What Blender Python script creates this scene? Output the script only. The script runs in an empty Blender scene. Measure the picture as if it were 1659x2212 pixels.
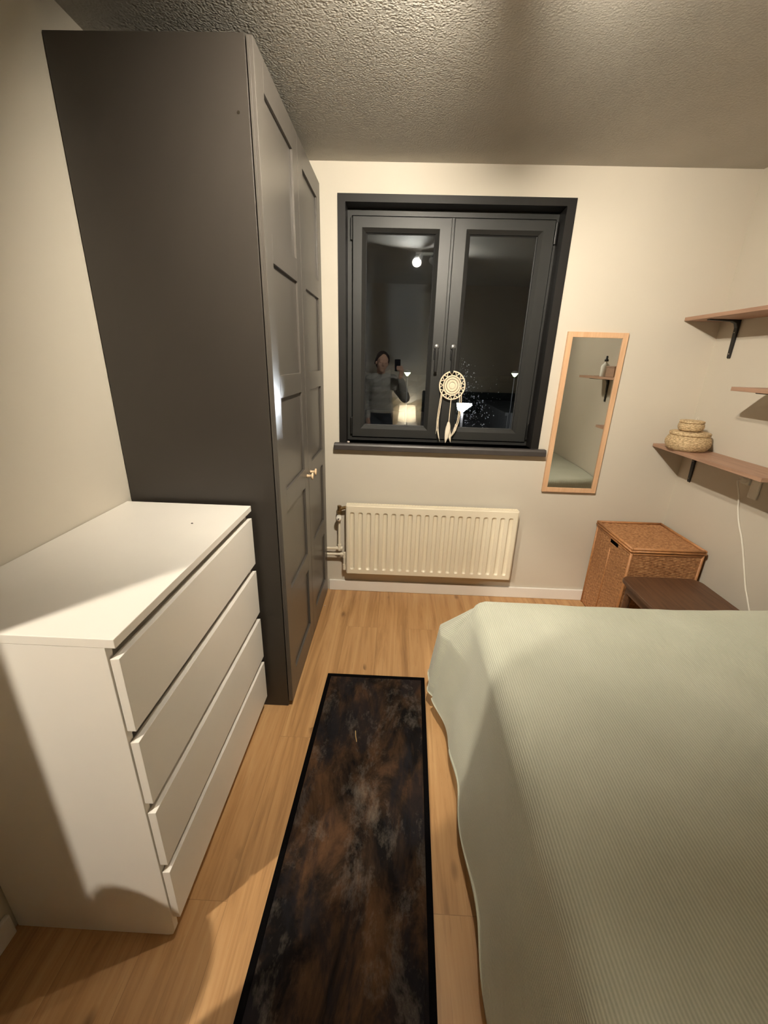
import bpy, bmesh, math, random
from mathutils import Vector, Matrix, noise as mnoise
random.seed(7)
SC = bpy.context.scene
COL = SC.collection
PI = math.pi

# ------------------------------------------------------------------ camera, world, exposure
CAM = Vector((1.02152601, -0.658672269, 1.53161068))
FPX = 890.701547
RIGHT = Vector((0.99900514, 0.03450121, 0.02825605))
FWD = Vector((-0.02266556, 0.93848925, -0.34456377))
UP = Vector((-0.03840587, 0.34358054, 0.93833757))
cd = bpy.data.cameras.new('camera')
cd.sensor_fit = 'HORIZONTAL'; cd.sensor_width = 36.0
cd.lens = FPX * 36.0 / 1659.0
cd.clip_start = 0.03; cd.clip_end = 200
cam = bpy.data.objects.new('camera', cd); COL.objects.link(cam)
cam.matrix_world = Matrix(((RIGHT.x, UP.x, -FWD.x, CAM.x), (RIGHT.y, UP.y, -FWD.y, CAM.y), (RIGHT.z, UP.z, -FWD.z, CAM.z), (0, 0, 0, 1)))
SC.camera = cam
w = bpy.data.worlds.new('night'); SC.world = w; w.use_nodes = True
w.node_tree.nodes['Background'].inputs[0].default_value = (0.55, 0.6, 0.75, 1)
w.node_tree.nodes['Background'].inputs[1].default_value = 0.004
SC.view_settings.view_transform = 'Standard'; SC.view_settings.look = 'None'
SC.view_settings.gamma = 1; SC.view_settings.use_curve_mapping = False
SC.view_settings.exposure = 0.0
SC.cycles.use_denoising = True
SC.cycles.sample_clamp_indirect = 30
SC.cycles.max_bounces = 10; SC.cycles.diffuse_bounces = 4; SC.cycles.glossy_bounces = 4
SC.cycles.caustics_reflective = False; SC.cycles.caustics_refractive = False
WARM = (1.0, 0.91, 0.75)
HALL_L = 6000.0     # hall bulb radiance
SPOT_L = 12300.0     # ceiling spot bulbs
SPOTR_L = 8500.0
SPOTFILL_L = 23000.0  # added third head, fill light aimed back at the person
TABLE_L = 300.0     # table lamp bulb
FLOOD_L = 2200.0     # white floodlight outside
STREET_L = 9.0

# ------------------------------------------------------------------ materials
def lin(c):
    return tuple(((v / 255) / 12.92 if v / 255 <= 0.04045 else ((v / 255 + 0.055) / 1.055) ** 2.4) for v in c) + (1.0,)

class N:
    def __init__(s, name):
        s.m = bpy.data.materials.new(name); s.m.use_nodes = True
        s.t = s.m.node_tree; s.n = s.t.nodes; s.l = s.t.links
        s.b = s.n['Principled BSDF']; s.out = s.n['Material Output']
        s.tc = s.n.new('ShaderNodeTexCoord')
    def add(s, kind, **kw):
        x = s.n.new('ShaderNode' + kind)
        for k, v in kw.items():
            if k.startswith('i_'):
                x.inputs[k[2:].replace('_', ' ')].default_value = v
            else:
                setattr(x, k, v)
        return x
    def link(s, a, b): s.l.new(a, b)
    def mapping(s, scale=(1, 1, 1), rot=(0, 0, 0), loc=(0, 0, 0), src='Object'):
        mp = s.n.new('ShaderNodeMapping')
        mp.inputs['Scale'].default_value = scale; mp.inputs['Rotation'].default_value = rot; mp.inputs['Location'].default_value = loc
        s.link(s.tc.outputs[src], mp.inputs['Vector']); return mp.outputs['Vector']
    def noise(s, scale, detail=4, rough=0.5, vec=None, dist=0.0):
        x = s.n.new('ShaderNodeTexNoise'); x.inputs['Scale'].default_value = scale
        x.inputs['Detail'].default_value = detail; x.inputs['Roughness'].default_value = rough; x.inputs['Distortion'].default_value = dist
        s.link(vec if vec is not None else s.tc.outputs['Object'], x.inputs['Vector']); return x.outputs['Fac']
    def ramp(s, fac, stops, interp='LINEAR'):
        r = s.n.new('ShaderNodeValToRGB'); r.color_ramp.interpolation = interp
        e = r.color_ramp.elements
        while len(e) < len(stops): e.new(0.5)
        for i, (p, c) in enumerate(stops):
            e[i].position = p; e[i].color = c if len(c) == 4 else lin(c)
        s.link(fac, r.inputs['Fac']); return r.outputs['Color']
    def mix(s, fac, a, b, mode='MIX'):
        x = s.n.new('ShaderNodeMix'); x.data_type = 'RGBA'; x.blend_type = mode
        for v, i in ((fac, 0), (a, 6), (b, 7)):
            if isinstance(v, (int, float)): x.inputs[i].default_value = v
            elif isinstance(v, tuple): x.inputs[i].default_value = v if len(v) == 4 else lin(v)
            else: s.link(v, x.inputs[i])
        return x.outputs[2]
    def math(s, op, a, b=0.0):
        x = s.n.new('ShaderNodeMath'); x.operation = op
        for i, v in enumerate((a, b)):
            if isinstance(v, (int, float)): x.inputs[i].default_value = v
            else: s.link(v, x.inputs[i])
        return x.outputs[0]
    def bump(s, h, strength=0.3, dist=0.002):
        x = s.n.new('ShaderNodeBump'); x.inputs['Strength'].default_value = strength; x.inputs['Distance'].default_value = dist
        s.link(h, x.inputs['Height']); s.link(x.outputs['Normal'], s.b.inputs['Normal']); return x
    def base(s, c, rough=0.5, metal=0.0, spec=None):
        if isinstance(c, tuple): s.b.inputs['Base Color'].default_value = c if len(c) == 4 else lin(c)
        else: s.link(c, s.b.inputs['Base Color'])
        s.b.inputs['Roughness'].default_value = rough; s.b.inputs['Metallic'].default_value = metal
        if spec is not None: s.b.inputs['Specular IOR Level'].default_value = spec
        return s.m

def paint(name, c, rough=0.5, var=0.06, vscale=6, bscale=0, bstr=0.1, bdist=0.001, metal=0.0, spec=None):
    q = N(name); f = q.noise(vscale, 3)
    lc = lin(c)
    a = tuple(min(1, v * (1 - var)) for v in lc[:3]) + (1,); b = tuple(min(1, v * (1 + var)) for v in lc[:3]) + (1,)
    q.base(q.ramp(f, [(0.3, a), (0.7, b)]), rough, metal, spec)
    if bscale: q.bump(q.noise(bscale, 3), bstr, bdist)
    return q.m

def emit(name, c, s):
    q = N(name); e = q.add('Emission'); f = q.noise(3, 1)
    e.inputs[0].default_value = tuple(c) + (1,); e.inputs[1].default_value = s
    q.n.remove(q.b); q.link(e.outputs[0], q.out.inputs[0]); return q.m

MAT = {}
MAT['wall'] = paint('wall_paint', (204, 196, 182), 0.75, 0.02, 2, 55, 0.12, 0.001)
# ceiling: sprayed stipple plaster
q = N('stipple_plaster')
v1 = q.add('TexVoronoi', feature='SMOOTH_F1'); v1.inputs['Scale'].default_value = 140; v1.inputs['Smoothness'].default_value = 0.6
dn = q.n.new('ShaderNodeMixRGB'); dn.blend_type = 'ADD'; dn.inputs[0].default_value = 0.012
nz = q.n.new('ShaderNodeTexNoise'); nz.inputs['Scale'].default_value = 20; q.link(q.tc.outputs['Object'], nz.inputs['Vector'])
q.link(q.tc.outputs['Object'], dn.inputs[1]); q.link(nz.outputs['Color'], dn.inputs[2]); q.link(dn.outputs[0], v1.inputs['Vector'])
h = q.math('SUBTRACT', 1.0, q.math('MULTIPLY', v1.outputs['Distance'], 1.3))
cl = q.noise(45, 3, 0.6)
h = q.math('ADD', q.math('MULTIPLY', h, q.math('GREATER_THAN', cl, 0.42)), q.math('MULTIPLY', q.noise(140, 3), 0.5))
sx = q.add('SeparateXYZ'); q.link(q.tc.outputs['Object'], sx.inputs[0])
mr = q.add('MapRange', interpolation_type='SMOOTHSTEP'); q.link(sx.outputs[0], mr.inputs['Value'])
for k_, v_ in (('From Min', 0.95), ('From Max', 1.6), ('To Min', 1.0), ('To Max', 0.22)): mr.inputs[k_].default_value = v_
q.bump(q.math('MULTIPLY', h, mr.outputs[0]), 0.42, 0.0035)
MAT['ceiling'] = q.base(q.ramp(q.noise(3, 3), [(0.3, (178, 174, 166)), (0.7, (186, 182, 174))]), 0.85)
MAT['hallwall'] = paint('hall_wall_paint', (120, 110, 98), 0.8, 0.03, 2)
MAT['white'] = paint('white_foil', (236, 231, 224), 0.38, 0.012, 5, 220, 0.04, 0.0004)
MAT['white_edge'] = paint('white_foil_edge', (228, 223, 215), 0.45, 0.012, 5)
MAT['trim'] = paint('white_trim_paint', (234, 230, 224), 0.4, 0.015, 6, 80, 0.05, 0.0006)
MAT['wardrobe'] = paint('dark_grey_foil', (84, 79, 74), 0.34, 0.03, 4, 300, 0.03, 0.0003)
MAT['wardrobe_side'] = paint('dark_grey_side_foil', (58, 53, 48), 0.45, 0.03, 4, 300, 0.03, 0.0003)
MAT['dark'] = paint('hole_shade_dark', (20, 18, 17), 0.8, 0.1)
MAT['casing'] = paint('black_stained_casing', (26, 24, 23), 0.5, 0.08, 12, 60, 0.08, 0.0008, spec=0.3)
MAT['frame'] = paint('anthracite_frame_foil', (40, 40, 39), 0.42, 0.05, 10, 180, 0.08, 0.0005, spec=0.4)
MAT['seal'] = paint('black_rubber_seal', (14, 14, 14), 0.6, 0.1)
MAT['black'] = paint('black_powder_coat', (24, 22, 21), 0.42, 0.08, 20)
MAT['handle'] = paint('black_handle', (15, 15, 15), 0.35, 0.05, 20)
MAT['steel'] = paint('steel', (190, 186, 178), 0.25, 0.03, 30, metal=1.0)
MAT['greymetal'] = paint('grey_metal', (120, 120, 120), 0.35, 0.03, 30, metal=0.6)
MAT['radiator'] = paint('radiator_enamel', (232, 222, 200), 0.32, 0.012, 6)
MAT['pipe'] = paint('painted_pipe', (226, 216, 196), 0.35, 0.03, 12)
MAT['brass'] = paint('brass_fitting', (150, 125, 85), 0.35, 0.08, 25, metal=0.9)
MAT['plastic'] = paint('white_plastic', (222, 218, 208), 0.4, 0.015, 8)
MAT['cable'] = paint('white_cable', (226, 220, 208), 0.5, 0.02, 8)
MAT['pebble'] = paint('grey_pebble', (196, 184, 174), 0.8, 0.15, 90)
MAT['straw'] = paint('dry_straw', (205, 170, 110), 0.7, 0.1, 60)
MAT['knobwood'] = paint('pale_wood_knob', (228, 200, 164), 0.45, 0.06, 40)

def wood(name, c1, c2, grain=(3, 60, 60), rough=0.5, bs=0.12):
    q = N(name); v = q.mapping(grain)
    f = q.noise(1.0, 6, 0.6, v, 0.6); g = q.noise(6.0, 3, 0.5, v)
    col = q.ramp(f, [(0.3, c1), (0.7, c2)])
    col = q.mix(q.math('MULTIPLY', g, 0.35), col, c1)
    q.base(col, rough); q.bump(f, bs, 0.001); return q.m
MAT['shelf'] = wood('shelf_oak_foil', (150, 116, 96), (184, 147, 122), (40, 3, 60), 0.5)
MAT['mirrorframe'] = wood('birch_frame', (204, 161, 124), (223, 184, 147), (50, 50, 4), 0.45)
MAT['stool'] = wood('walnut_stain', (74, 50, 35), (110, 77, 54), (50, 4, 50), 0.45)
MAT['nightstand'] = wood('oak_nightstand', (150, 110, 72), (186, 145, 100), (4, 50, 50), 0.5)
MAT['sill'] = paint('dark_sill_board', (62, 57, 55), 0.45, 0.12, 14, 90, 0.15, 0.001)

# floor planks
q = N('oak_planks')
sep = q.add('SeparateXYZ'); q.link(q.tc.outputs['Object'], sep.inputs[0])
cmb = q.add('CombineXYZ'); q.link(q.math('ADD', sep.outputs[1], 2.098), cmb.inputs[0]); q.link(q.math('ADD', sep.outputs[0], 1.9), cmb.inputs[1])
br = q.add('TexBrick', offset=0.42, offset_frequency=2, squash=1.0)
br.inputs['Scale'].default_value = 1.0; br.inputs['Mortar Size'].default_value = 0.0008; br.inputs['Mortar Smooth'].default_value = 0.2
br.inputs['Brick Width'].default_value = 1.38; br.inputs['Row Height'].default_value = 0.19; br.inputs['Bias'].default_value = 0.0
br.inputs['Color1'].default_value = (0.0, 0.0, 0.0, 1); br.inputs['Color2'].default_value = (1, 1, 1, 1); br.inputs['Mortar'].default_value = (0.5, 0.5, 0.5, 1)
q.link(cmb.outputs[0], br.inputs['Vector'])
tone = br.outputs['Color']
off = q.add('VectorMath', operation='ADD'); q.link(q.tc.outputs['Object'], off.inputs[0])
sc = q.add('VectorMath', operation='SCALE'); q.link(tone, sc.inputs[0]); sc.inputs['Scale'].default_value = 3.7; q.link(sc.outputs[0], off.inputs[1])
mp = q.add('Mapping'); mp.inputs['Scale'].default_value = (22, 1.1, 1); q.link(off.outputs[0], mp.inputs['Vector'])
grain = q.noise(1.0, 7, 0.62, mp.outputs[0], 0.8)
mp2 = q.add('Mapping'); mp2.inputs['Scale'].default_value = (90, 4, 1); q.link(off.outputs[0], mp2.inputs['Vector'])
fine = q.noise(1.0, 4, 0.6, mp2.outputs[0])
col = q.ramp(grain, [(0.28, (150, 110, 70)), (0.48, (190, 146, 98)), (0.72, (208, 168, 120))])
col = q.mix(q.math('MULTIPLY', q.ramp(tone, [(0.0, (0, 0, 0, 1)), (1.0, (1, 1, 1, 1))]), 0.22), col, (160, 116, 72))
col = q.mix(q.math('MULTIPLY', q.math('GREATER_THAN', fine, 0.6), 0.16), col, (120, 82, 48))
mp3 = q.add('Mapping'); mp3.inputs['Scale'].default_value = (9.5, 4.2, 1); q.link(off.outputs[0], mp3.inputs['Vector'])
kv = q.add('TexVoronoi', feature='F1'); kv.inputs['Scale'].default_value = 1.0; q.link(mp3.outputs[0], kv.inputs['Vector'])
knot = q.ramp(kv.outputs['Distance'], [(0.03, (1, 1, 1, 1)), (0.17, (0, 0, 0, 1))])
ksel = q.math('GREATER_THAN', q.noise(1.6, 1, 0.5, mp3.outputs[0]), 0.52)
col = q.mix(q.math('MULTIPLY', q.math('MULTIPLY', knot, ksel), 0.7), col, (92, 58, 30))
col = q.mix(q.math('MULTIPLY', br.outputs['Fac'], 0.45), col, (84, 54, 30))
q.base(col, 0.42); q.bump(q.math('ADD', q.math('MULTIPLY', fine, 0.3), q.math('MULTIPLY', br.outputs['Fac'], -1.0)), 0.12, 0.0008)
MAT['floor'] = q.m

# bedspread: sage cotton with a fine woven rib along the bed
q = N('sage_ribbed_cotton')
uv = q.add('UVMap')
sepb = q.add('SeparateXYZ'); q.link(uv.outputs[0], sepb.inputs[0])
rib = q.math('SINE', q.math('MULTIPLY', sepb.outputs[0], 2 * PI / 0.0075))
mpb = q.add('Mapping'); mpb.inputs['Scale'].default_value = (900, 160, 1); q.link(uv.outputs[0], mpb.inputs['Vector'])
nap = q.noise(1.0, 3, 0.6, mpb.outputs[0]); big = q.noise(3.0, 4)
lint = q.noise(60, 2)
col = q.ramp(q.math('ADD', q.math('MULTIPLY', rib, 0.16), q.math('ADD', q.math('MULTIPLY', nap, 0.35), q.math('MULTIPLY', big, 0.5))), [(0.2, (172, 174, 156)), (0.75, (208, 208, 192))])
q.base(col, 0.85); q.b.inputs['Sheen Weight'].default_value = 0.25; q.b.inputs['Sheen Roughness'].default_value = 0.5
q.bump(q.math('ADD', rib, q.math('MULTIPLY', nap, 1.2)), 0.35, 0.0012)
MAT['bedspread'] = q.m

# rug field: worn, faded brown / black / ink
q = N('faded_rug_pile')
v = q.mapping((5.0, 2.4, 1)); v2 = q.mapping((13, 7, 1), loc=(3, 5, 0)); v3 = q.mapping((7, 2.4, 1), loc=(7.3, 1.1, 0))
f = q.noise(1.2, 6, 0.66, v, 0.5)
col = q.ramp(f, [(0.40, (20, 17, 17)), (0.48, (52, 39, 30)), (0.58, (82, 59, 42)), (0.70, (98, 71, 50))])
ink = q.ramp(q.noise(1.0, 6, 0.66, v3, 0.5), [(0.50, (0, 0, 0, 1)), (0.60, (1, 1, 1, 1))])
col = q.mix(q.math('MULTIPLY', ink, 0.8), col, (30, 29, 33))
pale = q.ramp(q.noise(0.5, 6, 0.78, v2, 0.3), [(0.52, (0, 0, 0, 1)), (0.70, (1, 1, 1, 1))])
spk = q.noise(190, 3, 0.75)
col = q.mix(q.math('MULTIPLY', q.math('MULTIPLY', pale, spk), 0.9), col, (132, 122, 112))
col = q.mix(q.math('MULTIPLY', spk, 0.25), col, (14, 12, 12))
q.base(col, 1.0, 0.0, 0.1); q.bump(spk, 0.5, 0.002); MAT['rug'] = q.m
MAT['rugedge'] = paint('black_rug_binding', (9, 8, 9), 1.0, 0.2, 200, 320, 0.4, 0.001, spec=0.05)

# wicker and seagrass
q = N('brown_wicker')
f = q.noise(70, 3); g = q.noise(9, 3)
col = q.ramp(f, [(0.25, (122, 82, 50)), (0.5, (176, 126, 84)), (0.8, (212, 166, 118))])
col = q.mix(q.math('MULTIPLY', g, 0.4), col, (128, 78, 42)); q.base(col, 0.6); MAT['wicker'] = q.m
MAT['wickerrod'] = paint('cane_rod', (178, 124, 78), 0.5, 0.15, 40)
q = N('seagrass_coil')
f = q.noise(90, 3, 0.6, q.mapping((1, 1, 2.5)))
q.base(q.ramp(f, [(0.3, (140, 114, 80)), (0.55, (208, 182, 142)), (0.75, (236, 216, 180))]), 0.7); q.bump(f, 0.5, 0.002); MAT['seagrass'] = q.m

MAT['cotton'] = paint('cream_cotton', (236, 218, 192), 0.85, 0.06, 60, 300, 0.4, 0.0008)
MAT['feather'] = paint('white_feather', (232, 220, 200), 0.8, 0.08, 50)

# glass and mirror
q = N('window_glass')
tr = q.add('BsdfTransparent'); tr.inputs[0].default_value = (0.92, 0.94, 0.93, 1)
gl = q.add('BsdfGlossy'); gl.inputs['Roughness'].default_value = 0.012; gl.inputs['Color'].default_value = (0.80, 0.89, 1.0, 1)
fr = q.add('Fresnel'); fr.inputs[0].default_value = 1.5
ms = q.add('MixShader'); q.link(q.math('MINIMUM', q.math('MULTIPLY', fr.outputs[0], 5.5), 1.0), ms.inputs[0])
q.link(tr.outputs[0], ms.inputs[1]); q.link(gl.outputs[0], ms.inputs[2]); q.link(ms.outputs[0], q.out.inputs[0]); q.n.remove(q.b)
MAT['glass'] = q.m
q = N('mirror_silver'); MAT['mirror'] = q.base((226, 228, 224), 0.01, 1.0)
q = N('water_drop')
tl = q.add('BsdfTranslucent'); tl.inputs[0].default_value = (0.9, 0.93, 1, 1); gl = q.add('BsdfGlossy'); gl.inputs['Roughness'].default_value = 0.1
ms = q.add('MixShader'); ms.inputs[0].default_value = 0.25; q.link(tl.outputs[0], ms.inputs[1]); q.link(gl.outputs[0], ms.inputs[2]); q.link(ms.outputs[0], q.out.inputs[0]); q.n.remove(q.b)
MAT['drop'] = q.m
q = N('linen_lamp_shade')
tl = q.add('BsdfTranslucent'); tl.inputs[0].default_value = lin((250, 236, 208)); df = q.add('BsdfDiffuse'); df.inputs[0].default_value = lin((240, 228, 204))
ms = q.add('MixShader'); ms.inputs[0].default_value = 0.45; q.link(tl.outputs[0], ms.inputs[1]); q.link(df.outputs[0], ms.inputs[2]); q.link(ms.outputs[0], q.out.inputs[0]); q.n.remove(q.b)
MAT['shade'] = q.m
MAT['bulb_hall'] = emit('hall_bulb', WARM, HALL_L)
MAT['bulb_spot'] = emit('spot_bulb', WARM, SPOT_L)
MAT['bulb_spot_fill'] = emit('added_fill_bulb', WARM, SPOTFILL_L)
MAT['bulb_spot_right'] = emit('right_spot_bulb', WARM, SPOTR_L)
MAT['bulb_table'] = emit('table_bulb', (1.0, 0.88, 0.70), TABLE_L)
MAT['flood'] = emit('floodlight_glow', (0.88, 0.94, 1.0), FLOOD_L)
MAT['street'] = emit('street_lamp_glow', (0.80, 1.0, 0.50), STREET_L)
MAT['skin'] = paint('skin', (214, 168, 142), 0.5, 0.05, 14)
MAT['hair'] = paint('brown_hair', (72, 52, 38), 0.55, 0.25, 60, 200, 0.5, 0.002)
MAT['sweater'] = paint('light_grey_knit', (176, 172, 166), 0.9, 0.06, 40, 240, 0.5, 0.002)
MAT['trousers'] = paint('black_trousers', (26, 25, 27), 0.85, 0.1, 30)
MAT['phone'] = paint('black_phone_glass', (12, 12, 13), 0.2, 0.05, 5)
MAT['lens'] = paint('phone_lens', (6, 6, 10), 0.08, 0.05, 5)
MAT['doorleaf'] = paint('dark_door_paint', (58, 56, 54), 0.45, 0.04, 5)
MAT['headboard'] = paint('black_headboard_fabric', (22, 22, 24), 0.9, 0.15, 60, 260, 0.4, 0.002)
MAT['mattress'] = paint('white_mattress_ticking', (220, 216, 208), 0.85, 0.03, 20)
MAT['asphalt'] = paint('night_ground', (125, 125, 125), 0.9, 0.2, 0.4)
MAT['hedge'] = paint('dark_hedge', (20, 24, 18), 0.95, 0.4, 2)
MAT['garage'] = paint('garage_wall', (96, 94, 92), 0.9, 0.1, 1.5)
MAT['box'] = paint('brown_card_box', (150, 118, 96), 0.7, 0.1, 60, 200, 0.3, 0.001)
MAT['amber'] = paint('clear_bottle', (226, 224, 216), 0.15, 0.03, 8)
MAT['bin'] = paint('white_bin_enamel', (222, 218, 210), 0.35, 0.02, 6)

# ------------------------------------------------------------------ mesh helpers
ORG = {}
def setp(o, label=None, cat=None, group=None, kind=None):
    if label: o['label'] = label
    if cat: o['category'] = cat
    if group: o['group'] = group
    if kind: o['kind'] = kind
    return o
def thing(name, loc, label=None, cat=None, group=None, kind=None):
    o = bpy.data.objects.new(name, None); o.empty_display_size = 0.05; COL.objects.link(o)
    o.location = loc; ORG[o.name] = Vector(loc)
    return setp(o, label, cat, group, kind)

class B:
    def __init__(s): s.bm = bmesh.new()
    def quad(s, *p):
        return s.bm.faces.new([s.bm.verts.new(v) for v in p])
    def box(s, x0, x1, y0, y1, z0, z1):
        r = bmesh.ops.create_cube(s.bm, size=1)
        for v in r['verts']:
            v.co = Vector(((x0 + x1) / 2 + v.co.x * (x1 - x0), (y0 + y1) / 2 + v.co.y * (y1 - y0), (z0 + z1) / 2 + v.co.z * (z1 - z0)))
        return s
    def cyl(s, p0, p1, r0, r1=None, seg=20, caps=True):
        p0 = Vector(p0); p1 = Vector(p1); r1 = r0 if r1 is None else r1
        d = p1 - p0; rot = Vector((0, 0, 1)).rotation_difference(d.normalized()).to_matrix().to_4x4()
        bmesh.ops.create_cone(s.bm, cap_ends=caps, segments=seg, radius1=r0, radius2=r1, depth=d.length,
                              matrix=Matrix.Translation((p0 + p1) / 2) @ rot)
        return s
    def ball(s, c, r, sc=(1, 1, 1), u=16, v=10, rot=None):
        m = Matrix.Translation(c) @ (rot.to_4x4() if rot is not None else Matrix.Identity(4)) @ Matrix.Diagonal((sc[0], sc[1], sc[2], 1))
        bmesh.ops.create_uvsphere(s.bm, u_segments=u, v_segments=v, radius=r, matrix=m); return s
    def caps(s, pts, rs, seg=14):
        """tapered limb: cones with spheres at the joints"""
        for i in range(len(pts) - 1): s.cyl(pts[i], pts[i + 1], rs[i], rs[i + 1], seg)
        for p, r in zip(pts, rs): s.ball(p, r, u=seg, v=8)
        return s
    def tube(s, pts, r, seg=8, closed=False):
        pts = [Vector(p) for p in pts]; n = len(pts); rings = []
        rs = r if isinstance(r, (list, tuple)) else [r] * n
        up = None
        for i, p in enumerate(pts):
            a = pts[(i - 1) % n] if (i > 0 or closed) else p; b = pts[(i + 1) % n] if (i < n - 1 or closed) else p
            t = (b - a).normalized()
            if up is None: up = t.orthogonal().normalized()
            up = (up - t * up.dot(t)).normalized(); q_ = t.cross(up)
            rings.append([s.bm.verts.new(p + (up * math.cos(2 * PI * k / seg) + q_ * math.sin(2 * PI * k / seg)) * rs[i]) for k in range(seg)])
        for i in range(n if closed else n - 1):
            A = rings[i]; Bv = rings[(i + 1) % n]
            for k in range(seg): s.bm.faces.new((A[k], A[(k + 1) % seg], Bv[(k + 1) % seg], Bv[k]))
        if not closed:
            s.bm.faces.new(rings[0][::-1]); s.bm.faces.new(rings[-1])
        return s
    def lathe(s, prof, c, seg=40, axis=None):
        c = Vector(c); rings = []
        rot = Vector((0, 0, 1)).rotation_difference(Vector(axis).normalized()).to_matrix() if axis is not None else Matrix.Identity(3)
        for r, z in prof:
            if r < 1e-6: rings.append([s.bm.verts.new(c + rot @ Vector((0, 0, z)))])
            else: rings.append([s.bm.verts.new(c + rot @ Vector((r * math.cos(2 * PI * k / seg), r * math.sin(2 * PI * k / seg), z))) for k in range(seg)])
        for A, Bv in zip(rings, rings[1:]):
            for k in range(seg):
                a, b = A[k % len(A)], A[(k + 1) % len(A)]; c2, d = Bv[(k + 1) % len(Bv)], Bv[k % len(Bv)]
                f = [x for i, x in enumerate((a, b, c2, d)) if x not in (a, b, c2, d)[:i]]
                if len(f) > 2: s.bm.faces.new(f)
        return s
    def prism(s, poly, axis, a, b):
        """polygon in the two other axes, extruded along axis from a to b"""
        def P(u, v, t): return {'x': (t, u, v), 'y': (u, t, v), 'z': (u, v, t)}[axis]
        A = [s.bm.verts.new(P(u, v, a)) for u, v in poly]; Bv = [s.bm.verts.new(P(u, v, b)) for u, v in poly]
        n = len(poly); s.bm.faces.new(A); s.bm.faces.new(Bv[::-1])
        for i in range(n): s.bm.faces.new((A[i], Bv[i], Bv[(i + 1) % n], A[(i + 1) % n]))
        return s
    def grid(s, nu, nv, fn, uv=None):
        V = [[s.bm.verts.new(fn(i / nu, j / nv)) for j in range(nv + 1)] for i in range(nu + 1)]
        lay = s.bm.loops.layers.uv.verify() if uv else None
        for i in range(nu):
            for j in range(nv):
                f = s.bm.faces.new((V[i][j], V[i + 1][j], V[i + 1][j + 1], V[i][j + 1]))
                if lay:
                    for L, (a, b) in zip(f.loops, ((i, j), (i + 1, j), (i + 1, j + 1), (i, j + 1))): L[lay].uv = uv(a / nu, b / nv)
        return V
    def ob(s, name, m, parent=None, smooth=False, bevel=0, seg=2, base=None, mods=(), fix=True, **props):
        bm = s.bm
        if fix: bmesh.ops.recalc_face_normals(bm, faces=bm.faces)
        if parent is not None: org = ORG[parent.name]
        elif base is not None: org = Vector(base)
        else:
            xs = [v.co.x for v in bm.verts]; ys = [v.co.y for v in bm.verts]; zs = [v.co.z for v in bm.verts]
            org = Vector(((min(xs) + max(xs)) / 2, (min(ys) + max(ys)) / 2, min(zs)))
        for v in bm.verts: v.co -= org
        me = bpy.data.meshes.new(name); bm.to_mesh(me); bm.free()
        if smooth:
            for p in me.polygons: p.use_smooth = True
        for k in (m if isinstance(m, (list, tuple)) else [m]): me.materials.append(MAT[k])
        o = bpy.data.objects.new(name, me); COL.objects.link(o)
        if parent is not None: o.parent = parent
        else: o.location = org
        ORG[o.name] = org
        if bevel:
            b = o.modifiers.new('bevel', 'BEVEL'); b.width = bevel; b.segments = seg; b.limit_method = 'ANGLE'; b.angle_limit = math.radians(40)
        for kind, kw in mods:
            md = o.modifiers.new(kind.lower(), kind)
            for k, v in kw.items(): setattr(md, k, v)
        return setp(o, **props)

def box(name, m, dims, parent=None, **kw): return B().box(*dims).ob(name, m, parent, **kw)
ST = dict(kind='structure')

# ------------------------------------------------------------------ room shell
YB, HC, WR, YN = 1.891, 2.469, 2.780, -1.34     # far wall, ceiling, right wall, near wall
WX0, WX1, WZ0, WZ1 = 0.6706, 1.896, 1.048, 2.334
DY0, DY1, DZ = -0.94, -0.30, 2.045               # door opening in the left wall
box('floor', 'floor', (-1.75, WR + 0.1, -2.4, YB + 0.3, -0.12, 0), base=(0, 0, 0), **ST)
box('ceiling', 'ceiling', (-1.75, WR + 0.1, -2.4, YB + 0.3, HC, HC + 0.15), base=(0, 0, HC), **ST)
b = B(); b.box(-0.09, 0, DY1, YB + 0.3, 0, HC); b.box(-0.09, 0, DY0, DY1, DZ, HC); b.box(-0.09, 0, -2.4, DY0, 0, HC)
b.ob('wall_left', 'wall', **ST)
box('wall_right', 'wall', (WR, WR + 0.1, -1.5, YB + 0.3, 0, HC), **ST)
b = B(); hx0, hx1, hz0, hz1 = WX0 + 0.02, WX1 - 0.02, WZ0 - 0.005, WZ1 - 0.02
b.box(0, hx0, YB, YB + 0.3, 0, HC); b.box(hx1, WR, YB, YB + 0.3, 0, HC); b.box(hx0, hx1, YB, YB + 0.3, 0, hz0); b.box(hx0, hx1, YB, YB + 0.3, hz1, HC)
b.ob('wall_far', 'wall', **ST)
box('wall_near', 'wall', (0, WR, YN - 0.1, YN, 0, HC), **ST)
b = B(); b.box(-1.75, -1.65, -2.4, 0.5, 0, HC); b.box(-1.65, -0.09, 0.4, 0.5, 0, HC); b.box(-1.65, -0.09, -2.4, -2.3, 0, HC)
b.ob('wall_hall', 'hallwall', **ST)
def skirting(name, dims): box(name, 'trim', dims, bevel=0.004, **ST)
skirting('baseboard_far', (0.59, 2.765, YB - 0.014, YB, 0, 0.08))
skirting('baseboard_right', (WR - 0.014, WR, -1.325, YB - 0.015, 0, 0.08))
skirting('baseboard_left', (0, 0.014, DY1 + 0.07, -0.012, 0, 0.08))
skirting('baseboard_near', (0.3, WR - 0.015, YN, YN + 0.014, 0, 0.08))

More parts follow.
